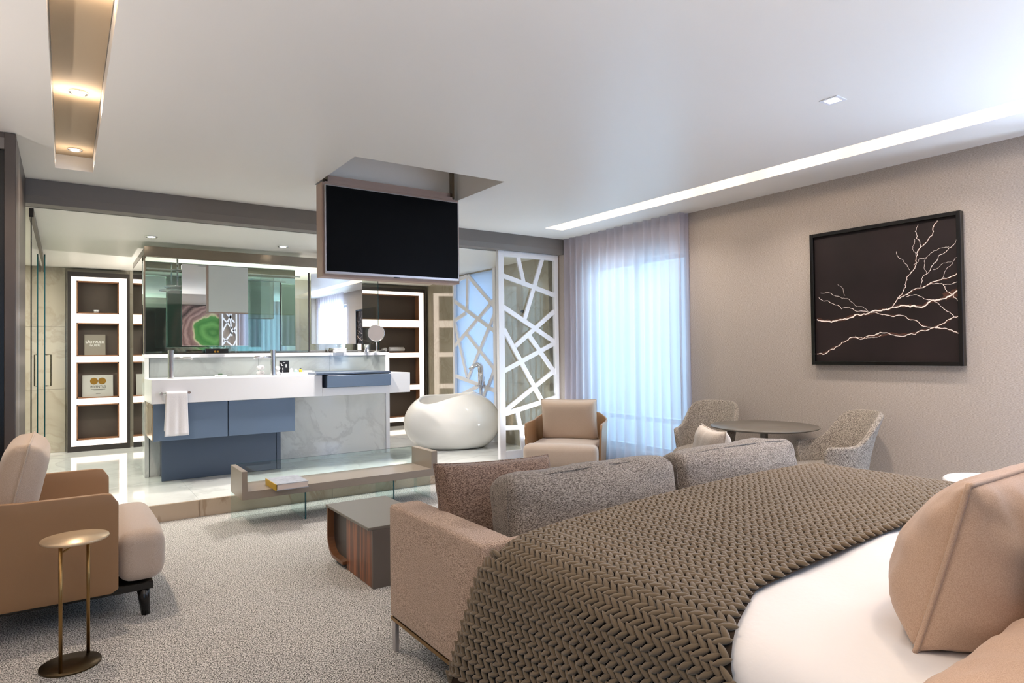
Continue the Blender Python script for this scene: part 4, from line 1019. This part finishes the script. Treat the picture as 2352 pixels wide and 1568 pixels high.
def drape(a, b, z0, xl, xr, yf, rad, fl=0.0):
    """a: arc length across the bed from the left hem; b: along y (beyond yf it rolls down the foot)"""
    pass
def bedsurf(s, b, off=0.0):
    """cloth over the bed. s = x while on top; s < XL rolls down the left side, s > XRr down the right.
       b = y while on top; b > YF rolls over the foot."""
    XL, XRr, Zt, r_ = 1.245-off, 3.46+off, .660+off, .075+off
    yf = 1.845+.07*(min(max(s, 1.3), 3.4)-1.3)+off; rf = .07
    # across
    def roll(d, r__):      # d = arc past the start of the bend -> (outward, drop)
        if d <= 0: return d, 0.
        if d < r__*PI/2: a_ = d/r__; return r__*math.sin(a_), r__*(1-math.cos(a_))
        e_ = d-r__*PI/2; return r__+.06*e_, r__+e_
    if s < XL+r_: o_, dz = roll(XL+r_-s, r_); x = XL+r_-o_
    elif s > XRr-r_: o_, dz = roll(s-(XRr-r_), r_); x = XRr-r_+o_
    else: x, dz = s, 0.
    if b > yf-rf: o2, dz2 = roll(b-(yf-rf), rf); y = yf-rf+o2
    else: y, dz2 = b, 0.
    puff = .035*math.sin(PI*min(1, max(0, (x-1.3)/2.16)))**.6 if 1.3 < x < 3.46 else 0
    z = Zt+puff-dz-dz2*(.9 if dz < .05 else .35)
    if dz > .08:   # left drape flares and ripples a little
        y += .42*min(dz, .65)*min(1, max(0, (b-1.3)/.55)) ; x -= .012*math.sin(b*11)*min(1, dz*3)
    if z < .02: z = .02
    return Vector((x, y, z))
def cloth(s0, s1, b0, b1, ns, nb, off, wr=0, edge=None, seed=0):
    bm = bmesh.new(); G = []
    for i in range(ns+1):
        s = s0+(s1-s0)*i/ns; row = []
        for j in range(nb+1):
            bb0 = edge(s) if edge else b0
            b_ = bb0+(b1-bb0)*j/nb; p = bedsurf(s, b_, off)
            if wr: p.z += wr*(noise.noise(Vector((s*2.1+seed, b_*2.4, 0)))+.45*noise.noise(Vector((s*6, b_*7+seed, 1))))
            row.append(bm.verts.new(p))
        G.append(row)
    for a, c in zip(G, G[1:]):
        for j in range(nb): bm.faces.new((a[j], a[j+1], c[j+1], c[j]))
    return bm
dv = empty('duvet', (2.4, .6, .66), 'white cotton duvet spread over the bed below the tan pillows', 'duvet')
obj('cover', cloth(.86, 3.85, -.30, 1.72, 90, 60, .022, .012), M_duvet, dv, True)
th = empty('knit_throw', (2.4, 1.5, .7), 'chunky olive-brown cable knit throw across the foot of the bed', 'blanket')
def tedge(s): return .90+.15*min(1, max(0, (s-1.15)/.35))+.05*max(0, min(1, (s-1.5)/1.4))
obj('cloth', cloth(.70, 3.90, 1.0, 2.08, 110, 40, .040, 0, tedge), M_knitB, th, True)
# braid stitches: two leaning leaf-shaped loops per V
cw, pitch = .042, .029
U = []; F = []; nr = 6; prof_ = [(-1, .0), (-.72, .62), (-.25, 1.0), (.3, .95), (.75, .55), (1, .0)]
for t_, r_ in prof_:
    if r_ == 0: U.append((t_, 0, 0))
    else: U += [(t_, r_*math.cos(2*PI*k/nr), r_*math.sin(2*PI*k/nr)) for k in range(nr)]
U = np.array(U, dtype=float); nv = len(U)
for k in range(nr): F.append((0, 1+k, 1+(k+1) % nr))
for L_ in range(3):
    for k in range(nr):
        a = 1+L_*nr+k; c = 1+L_*nr+(k+1) % nr; F.append((a, a+nr, c+nr)); F.append((a, c+nr, c))
last = nv-1
for k in range(nr): F.append((1+3*nr+k, last, 1+3*nr+(k+1) % nr))
F = np.array(F)
VV = []; ncol = int((3.86-.72)/cw)
for c_ in range(ncol):
    s = .72+cw*(c_+.5); b0 = tedge(s)+.005; nb = int((2.07-b0)/pitch)
    for k in range(nb):
        b_ = b0+pitch*(k+.5)+.004*math.sin(c_*2.3+k*.15)
        p = bedsurf(s, b_, .048); ps = bedsurf(s+.004, b_, .048)-p; pb = bedsurf(s, b_+.004, .048)-p
        if ps.length < 1e-6 or pb.length < 1e-6: continue
        ps.normalize(); pb.normalize(); nm = ps.cross(pb)
        if nm.length < .2: continue
        nm.normalize(); tb_ = nm.cross(ps)
        for sg in (-1, 1):
            ax = (ps*sg*.62+tb_*.78).normalized(); sd_ = nm.cross(ax); cen = p+ps*(sg*cw*.235)+nm*.001+tb_*.002*sg
            Lh, Wh, Hh = .0265, .0088, .0088
            ax2 = (ax+nm*.10).normalized()
            A = np.array([ax2*Lh, sd_*Wh, nm*Hh]); VV.append(U@A+np.array(cen))
VV = np.array(VV); ns_ = len(VV)
FF = (F[None]+(np.arange(ns_)*nv)[:, None, None]).reshape(-1, 3); V3 = VV.reshape(-1, 3)-np.array(ORG[th.name])
me = bpy.data.meshes.new('stitches'); me.vertices.add(len(V3)); me.vertices.foreach_set('co', V3.ravel()); me.loops.add(len(FF)*3); me.loops.foreach_set('vertex_index', FF.ravel().astype(np.int32))
me.polygons.add(len(FF)); me.polygons.foreach_set('loop_start', np.arange(0, len(FF)*3, 3, dtype=np.int32)); me.polygons.foreach_set('use_smooth', np.ones(len(FF), dtype=bool)); me.update(calc_edges=True)
me.materials.append(M_knit); o = bpy.data.objects.new('stitches', me); COL.objects.link(o); o.parent = th; o['kind'] = 'stuff'

# pillows on the bed
pil('bed_pillow', (1.81, .615, .700), .62, .385, .30, .28, .02, 0, M_pink, 'large tan piped pillow standing on the white duvet at the right', .03, 9, .55, .009, .006, 2.8, n=34, sag=.30)
pil('bed_pillow', (1.62, .225, .745), .92, .62, .19, PI/2-.04, -.03, 0, M_pink, 'large tan pillow lying flat behind the standing pillow at the bottom right', .03, 12, .55, .010, .005, 2.8, n=34)
M_knitP = simple('brown_knit_pillow_wool', (92, 68, 48), .9, bump=.9, bscale=90)
pil('knit_pillow', (1.77, .38, .80), .46, .40, .16, .30, .0, 0, M_knitP, 'brown knitted pillow at the right edge behind the tan pillows', .03, 15)
nt_ = empty('bedside_table', (4.1, 1.42, 0), 'white round-topped table beyond the far side of the bed, barely showing', 'table')
obj('table_top', lathe(bmesh.new(), [(0, .60), (.20, .60), (.21, .61), (.21, .625), (.20, .635), (0, .635)], 4.1, 1.42, 40), M_white, nt_, True)
obj('pedestal', lathe(bmesh.new(), [(.04, .60), (.03, .3), (.04, .03), (.16, .015), (.16, 0), (0, 0)], 4.1, 1.42, 30), M_white, nt_, True)
